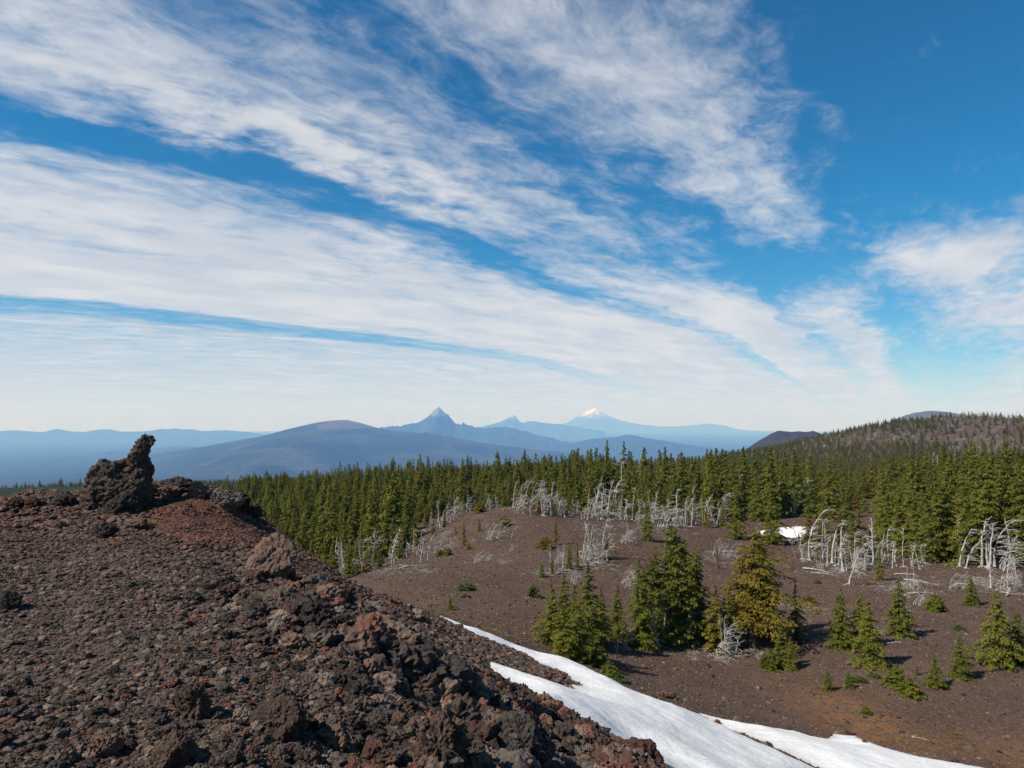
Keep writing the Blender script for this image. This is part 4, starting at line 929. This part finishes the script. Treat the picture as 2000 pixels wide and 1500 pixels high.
def dead(kind, px, base, hpx, label, group=None, lo=24, name='dead_tree', thick=1.0, cat='dead tree'):
    p = hit(px, base, lo); h = hpx * p[1]/F
    tr, cr = DEAD[kind][R.randrange(len(DEAD[kind]))]
    o = bpy.data.objects.new(name, None); COL.objects.link(o); o.empty_display_size = .2
    o.location = (p[0], p[1], h1(*p)); o.rotation_euler = (R.uniform(-.12, .12), R.uniform(-.28, .2), R.uniform(-1.3, 1.3)); o.scale = (h*thick*R.uniform(.8, 1.15), h*thick, h)
    tag(o, label, cat, group); link('trunk', tr, o); link('bare_crown', cr, o); return o
def row(kinds, x0, x1, b0, b1, h0, hh, n_, label, group, lo=24, jit=6):
    for k in range(n_):
        if R.random() < .12: continue
        f = (k + R.gauss(.5, .9))/n_; f = min(max(f, 0), 1)
        kd_ = R.choice(['snag', 'comb', 'fan'] + kinds); fw = {'snag': 'sparse ', 'comb': 'feathery ', 'fan': 'many-stemmed ', 'brush': 'bushy ', 'arch': 'arched '}[kd_]
        dead(kd_, x0 + (x1-x0)*f, b0 + (b1-b0)*f + R.uniform(-jit, jit), R.uniform(h0*.45, hh*1.2), fw + label, fw + group, lo)
DR = ('white wind-combed dead tree in the thicket on the dome crest', 'dead trees along the dome crest')
row(['fan', 'comb', 'brush'], 835, 905, 1042, 1004, 26, 42, 11, 'white dead tree on the left shoulder of the dome', 'dead trees on the left shoulder of the dome', 60, 4)
row(['fan', 'comb', 'snag'], 905, 1000, 1000, 987, 28, 46, 13, *DR, 70, 4)
row(['fan', 'comb'], 985, 1085, 988, 998, 40, 58, 9, *DR, 70, 5)
row(['fan', 'comb', 'brush'], 1025, 1115, 1002, 1009, 40, 62, 7, 'white dead tree in the bent group beside a green conifer on the dome', 'bent dead group on the dome', 70, 4)
row(['fan', 'comb'], 1070, 1170, 1002, 1012, 40, 62, 8, *DR, 70, 5)
row(['fan', 'comb', 'brush'], 1140, 1272, 1010, 1020, 45, 68, 14, 'white dead tree in the thick tangle right of the dome crest', 'thick tangle of dead trees', 60, 6)
row(['fan', 'comb', 'brush'], 1268, 1345, 1022, 1026, 42, 60, 11, 'white dead tree in the swept thicket beside the bright green conifer', 'swept dead thicket', 60, 5)
row(['comb', 'fan'], 1330, 1425, 1024, 1024, 34, 58, 8, 'white dead tree at the end of the swept thicket', 'swept dead thicket end', 60, 4)
row(['snag', 'comb'], 1190, 1245, 985, 985, 50, 75, 6, 'straight white snag rising before the conifers behind the thick tangle', 'snags behind the thick tangle', 80, 5)
row(['comb', 'snag'], 1368, 1425, 1028, 1024, 35, 60, 6, 'leaning dead tree among conifers left of the small snow patch', 'dead trees left of the snow patch', 60, 5)
row(['snag', 'comb', 'fan'], 650, 850, 1120, 1082, 30, 62, 22, 'grey dead tree at the foot of the wood left of the dome', 'dead trees at the foot of the wood', 60, 14)
row(['snag', 'comb', 'snag'], 1130, 1660, 985, 1005, 30, 60, 20, 'grey dead tree standing among live conifers of the wood', 'snags among live conifers', 75, 12)
row(['snag', 'comb'], 560, 830, 1040, 1030, 22, 34, 16, 'thin pale snag poking out of the wood beyond the ridge', 'snags in the wood beyond the ridge', 90, 34)
for a in [('brush',950,1052,30,'sprawling bleached bush on the upper dome'),('brush',975,1052,44,'taller sprawling bleached bush on the upper dome'),('brush',868,1053,28,'bleached brush at the left edge of the dome'),('brush',884,1074,26,'bleached brush beside the slender conifer'),
          ('brush',938,1098,26,'fallen bleached crown lying on the dome'),('brush',955,1096,20,'second half of the fallen bleached crown on the dome'),('brush',1000,1076,18,'small bleached stick heap on the dome'),('brush',925,1062,12,'tiny bleached stick heap by the slender conifer'),
          ('fan',1150,1093,66,'left stem group of the biggest bleached thicket'),('fan',1165,1092,70,'middle stems of the biggest bleached thicket'),('comb',1178,1088,76,'tallest combed trunk of the biggest bleached thicket'),('brush',1160,1098,40,'low tangle under the biggest bleached thicket'),('fan',1142,1096,54,'outermost stems of the biggest bleached thicket'),('brush',1176,1094,48,'inner tangle of the biggest bleached thicket'),
          ('fan',1222,1062,38,'swept bleached bush left of the bright green conifer'),('fan',1230,1058,36,'second swept bleached bush left of the bright green conifer'),('brush',1226,1062,28,'low swept brush left of the bright green conifer'),
          ('snag',1076,1098,34,'pale stems at the low end of the dead thicket'),('fan',1092,1104,40,'pale bent stems behind a small conifer in the dead thicket'),('snag',1100,1108,44,'thin pale stem in the dead thicket'),
          ('fan',1122,1140,32,'bleached stems behind the tall near clump'),('brush',1222,1142,34,'bleached tangle behind the near clump'),('brush',1232,1150,40,'second bleached tangle behind the near clump'),('fan',1238,1140,36,'upright part of the bleached tangle behind the near clump'),
          ('arch',1205,1272,34,'arched bleached stems at the foot of the near clump'),('arch',1225,1270,34,'second arched bleached stem at the foot of the near clump'),('brush',1215,1272,20,'heap of grey twigs under the arched stems'),
          ('snag',1286,1262,96,'tall thin bleached snag against the near clump'),('snag',1294,1260,70,'shorter thin snag beside the tall bleached one'),('comb',1338,1258,62,'bleached forked stem in the shade of the near clump'),('comb',1350,1256,78,'bleached curling trunk in the shade of the near clump'),('arch',1322,1262,30,'arched root in the shade of the near clump'),
          ('fan',1418,1280,80,'cluster of bleached stems before the big leaning conifer'),('fan',1425,1278,66,'second cluster of bleached stems before the big leaning conifer'),('snag',1408,1272,60,'thin grey snag by the big leaning conifer'),('arch',1440,1280,34,'arched grey stem below the big leaning conifer'),
          ('comb',1515,1062,52,'feathered bleached tree in front of the small snow patch'),('fan',1470,1056,36,'bent bleached tree at the left end of the small snow patch'),
          ('comb',1660,1142,88,'big smooth bleached trunk leaning on the open slope'),('fan',1690,1112,66,'bent bleached tree by the slim conifer'),('comb',1675,1116,76,'bleached tree leaning over the slim conifer'),('comb',1738,1096,62,'grey bent trunk before the tall stand'),
          ('comb',1802,1098,72,'bleached forked tree before the tall stand'),('snag',1808,1096,58,'upright bleached stem before the tall stand'),('fan',1795,1112,50,'low bent bleached tree before the tall stand'),('comb',1874,1106,76,'pale trunk at the dark edge of the tall stand'),('comb',1886,1110,62,'leaning bleached trunk at the edge of the tall stand'),
          ('comb',1930,1108,84,'long curved bleached trunk beside the snow scrap'),('comb',1942,1106,92,'second long curved bleached trunk beside the snow scrap'),('snag',1990,1092,92,'thick upright bleached trunk beside the snow scrap'),('fan',1962,1110,70,'bent bleached crown beside the snow scrap'),('comb',1934,1148,64,'stout bleached trunk with spreading roots'),
          ('fan',1968,1150,66,'tangled bleached tree with spreading roots'),('brush',1985,1140,50,'bleached tangle by the spreading roots'),('brush',1958,1156,36,'low bleached root tangle'),('comb',1762,1226,66,'twisted bleached stem standing before a young conifer'),('brush',1798,1182,34,'bleached root tangle by the thin bushy conifer'),('fan',1785,1150,46,'bleached bent branches over fallen wood'),
          ('brush',1868,1150,34,'small bleached snag bush below the tall stand'),('brush',1400,1085,36,'tangled dead wood left of the small snow patch'),('brush',1425,1090,30,'second heap of tangled dead wood left of the snow patch'),('brush',1575,1098,22,'bleached root heap at the left of the trunk row'),
          ('snag',1361,950,42,'pair of grey snags rising in the wood'),('snag',1369,948,44,'taller grey snag rising in the wood'),('snag',1333,965,34,'short grey snag in the wood'),('snag',1432,958,30,'pale snag between tall conifers'),('comb',1585,962,38,'bent bleached tree in the wood'),('comb',1598,965,40,'second bent bleached tree in the wood'),('comb',1545,1000,34,'bent bleached tree below the wood'),
          ('snag',1530,985,30,'leaning snag in the wood'),('snag',1770,978,40,'stout white snag among the tall stand'),('snag',1826,970,34,'white snag with short limbs among the tall stand'),('snag',1812,918,34,'white snag high in the tall stand'),('snag',1820,920,38,'second white snag high in the tall stand'),('snag',1830,922,34,'third white snag high in the tall stand'),('comb',1868,925,38,'bent white snag high in the tall stand'),('comb',1902,912,40,'forked white snag above the tall stand')]:
    dead(*a)
row(['comb', 'fan'], 1558, 1680, 1090, 1104, 45, 85, 10, 'slim bleached trunk in the row left of the golden conifers', 'bleached trunk row', 40, 6)
row(['comb', 'fan', 'brush'], 1600, 1765, 1112, 1106, 40, 80, 11, 'crooked bleached trunk in front of the golden conifers', 'crooked bleached trunks', 40, 6)
row(['comb', 'fan'], 1850, 2010, 1098, 1112, 50, 100, 10, 'bleached trunk in the tangle beside the snow scrap', 'tangle beside the snow scrap', 40, 6)
# fallen logs
def log_mesh(seed):
    r_ = np.random.default_rng(seed); n_ = 8; t = np.linspace(0, 1, n_)
    pth = np.stack([t - .5, .05*np.cumsum(r_.normal(0, 1, n_))*.5, .03 + .02*np.sin(t*5)], 1); P_ = [tube(pth, .028*(1 - .75*t), 6)]
    B_ = []
    for b_ in range(14):
        k = r_.integers(1, 7); d0 = np.array([r_.uniform(.1, .8), r_.normal(0, .7), r_.uniform(-.05, .5)]); s4 = np.linspace(0, 1, 4); L = r_.uniform(.08, .25)
        B_.append(tube(pth[k] + L*s4[:,None]*d0 + np.array([0, 0, -.25])*(s4**2)[:,None]*L, .010*(1-.75*s4), 4))
    v1, f1 = tube(pth, .028*(1-.75*t), 6); v2, f2 = merge(B_)
    return mesh_np('trunk', v1, f1, [BLEACH]), mesh_np('bare_limbs', v2, f2, [BLEACH])
LOGS = [log_mesh(900+k) for k in range(4)]
for k, (px, py, wpx, rz, lb) in enumerate([(1600,1116,62,-.5,'fallen bleached log lying below the bleached trunk row'),(1610,1122,46,-.35,'second fallen log below the bleached trunk row'),(1775,1124,52,-.15,'thick fallen log before the tall stand'),(1800,1138,60,-.4,'curved fallen log before the tall stand'),
    (1800,1160,60,.1,'thin fallen log by the thin bushy conifer'),(1425,1078,44,0,'fallen log in tangled dead wood'),(1800,1444,32,-.3,'white twisted stick on the cinder by the lower snow'),(1790,1245,44,-.2,'flat splintered log beside a young conifer'),(1745,1256,40,.2,'pale stick lying beside the close pair'),
    (1365,1230,60,.4,'reddish log in the shade of the near clump'),(1385,1255,50,.5,'fallen trunk at the foot of the near clump'),(1035,1168,30,.5,'pale sticks beside a small ragged bush'),(1890,1142,60,.1,'long fallen log below the tall stand'),(1968,1160,64,.5,'root-like log below the tangled bleached tree'),(1555,1255,40,.2,'dark fallen branch in the shade of the leaning conifer'),
    (800,1108,60,.6,'long grey log along the left foot of the dome'),(1100,1118,60,.6,'line of dead wood along the low dead thicket'),(1170,1100,56,.4,'bleached log along the foot of the biggest thicket'),(1320,1030,70,.1,'bleached log along the swept thicket')]):
    p = hit(px, py, 20); tr, cr = LOGS[k % 4]; s_ = wpx*p[1]/F
    o = bpy.data.objects.new('fallen_log', None); COL.objects.link(o); o.location = (p[0], p[1], h1(*p)); o.rotation_euler = (0, 0, rz*1.6); o.scale = (s_, s_, s_)
    tag(o, lb, 'log'); link('trunk', tr, o); link('bare_limbs', cr, o)
# far white snags of the hill, and litter and tufts nobody could count
SN = [next(o for o in COL.objects if o.name.startswith('bare_crown') and o.data == DEAD[k][0][1]) for k in ('comb', 'fan', 'brush')]
c_ = band(.36, .95, 430, 860, 9.0); pxc = 1000 + F*c_[:,0]/c_[:,1]
keep = (fbm(c_[:,0]*.012, c_[:,1]*.012, 3, 4) > -.01) & (rng.random(len(c_)) < .8) & (pxc > 1560); c_ = c_[keep]; k = len(c_)
hs = rng.uniform(4, 8, k)
scatter('hill_snags', np.stack([c_[:,0], c_[:,1], H(c_[:,0], c_[:,1])], 1), hs[:,None]*np.array([[1.0, 1.0, 1.0]]), np.stack([np.zeros(k), np.zeros(k), rng.uniform(-.6, .6, k)], 1), rng.integers(0, 3, k), SN, 'pale dead trees scattered over the red soiled hill', 'dead trees')
tw = []
for cx, cy, rad_, n_ in [(1640,1112,60,260),(1780,1140,70,260),(1950,1140,70,300),(1180,1030,60,160),(1300,1034,60,160),(940,1000,70,160),(1160,1100,50,140),(1100,1118,45,120),(1410,1090,45,150),(1430,1270,50,130),(1330,1255,50,120),(760,1118,60,140),(950,1095,40,70),(1750,1235,60,60),(1560,1190,50,50)]:
    for q in range(n_//10):
        p = hit(cx + R.gauss(0, rad_*.6), cy + R.gauss(0, rad_*.12), 24)
        tw.append(np.stack([p[0] + rng.normal(0, .5*p[1]/50, 10), p[1] + rng.normal(0, .8*p[1]/50, 10)], 1))
tw = np.concatenate(tw); k = len(tw); LG = [next(o for o in COL.objects if o.name.startswith('bare_limbs') and o.data == LOGS[j][1]) for j in range(4)]
ss = rng.uniform(.5, 1.5, k)
scatter('dead_wood_litter', np.stack([tw[:,0], tw[:,1], H(tw[:,0], tw[:,1]) + .0], 1), ss[:,None]*np.array([[1, 1, .5]]), np.stack([rng.uniform(-.2,.2,k), rng.uniform(-.2,.2,k), rng.uniform(0, 6.28, k)], 1), rng.integers(0, 4, k), LG, 'pale twigs and splinters littering the ground under the dead trees', 'dead wood')
# tufts
TUFT = foliage_material('dry_tufts', (.11, .085, .018), (.15, .12, .025), (.19, .15, .03))
def tuft_mesh():
    r_ = np.random.default_rng(3); V, Fq = [], []
    for k in range(26):
        a = r_.uniform(0, 6.28); l = r_.uniform(.5, 1); o_ = r_.normal(0, .25, 2); w = .09
        d_ = np.array([math.cos(a)*.7*l, math.sin(a)*.7*l, l*.8]); s_ = np.array([-math.sin(a), math.cos(a), 0])*w; b_ = np.array([o_[0], o_[1], 0])
        V += [b_ - s_, b_ + s_, b_ + d_*.6 + s_, b_ + d_]; Fq.append([4*k, 4*k+1, 4*k+2, 4*k+3])
    me = mesh_np('blades', np.array(V), np.array(Fq), [TUFT], smooth=False); attr(me, 'tip', np.tile([0, 0, .5, 1], 26)); return me
tm = tuft_mesh()
for k, (px, py, w, lb, lo) in enumerate([(293,1026,16,'bright yellow green tuft growing before the tall spire',8),(1835,1394,8,'yellowish tuft on the cinder below the sprawling bushes',20),(1868,1435,9,'dry tuft near the wide snow patch',20),(845,1182,8,'yellow tuft at the upper tip of the snow tongue',14),(765,1175,10,'small yellow plant on the ridge edge',14)]):
    p = hit(px, py, lo); s_ = w*p[1]/F
    o = link('grass_tuft', tm, loc=(p[0], p[1], h1(*p)), label=lb, cat='grass tuft'); o.scale = (s_, s_, s_*.8)
    if k == 0: T0 = o
x, y, r, r_ = stones(9000, 24, 110, -12, 42, 19)
keep = (ridge_mask(x, y) < .1) & (fbm(x*.25, y*.25, 71, 3) > .0)
for pl in SNOWPOLY: keep &= inside(pl, x, y) < -.1
x, y, r = x[keep], y[keep], r[keep]; k = len(x); ss = r_.uniform(.03, .09, k)*(.6 + r/90)
scatter('ground_cover', np.stack([x, y, H(x, y)], 1), ss[:,None]*np.ones((1, 3)), np.stack([np.zeros(k), np.zeros(k), r_.uniform(0, 6.28, k)], 1), np.zeros(k), [T0], 'sparse yellowish ground cover dotting the cinder slope', 'ground cover')
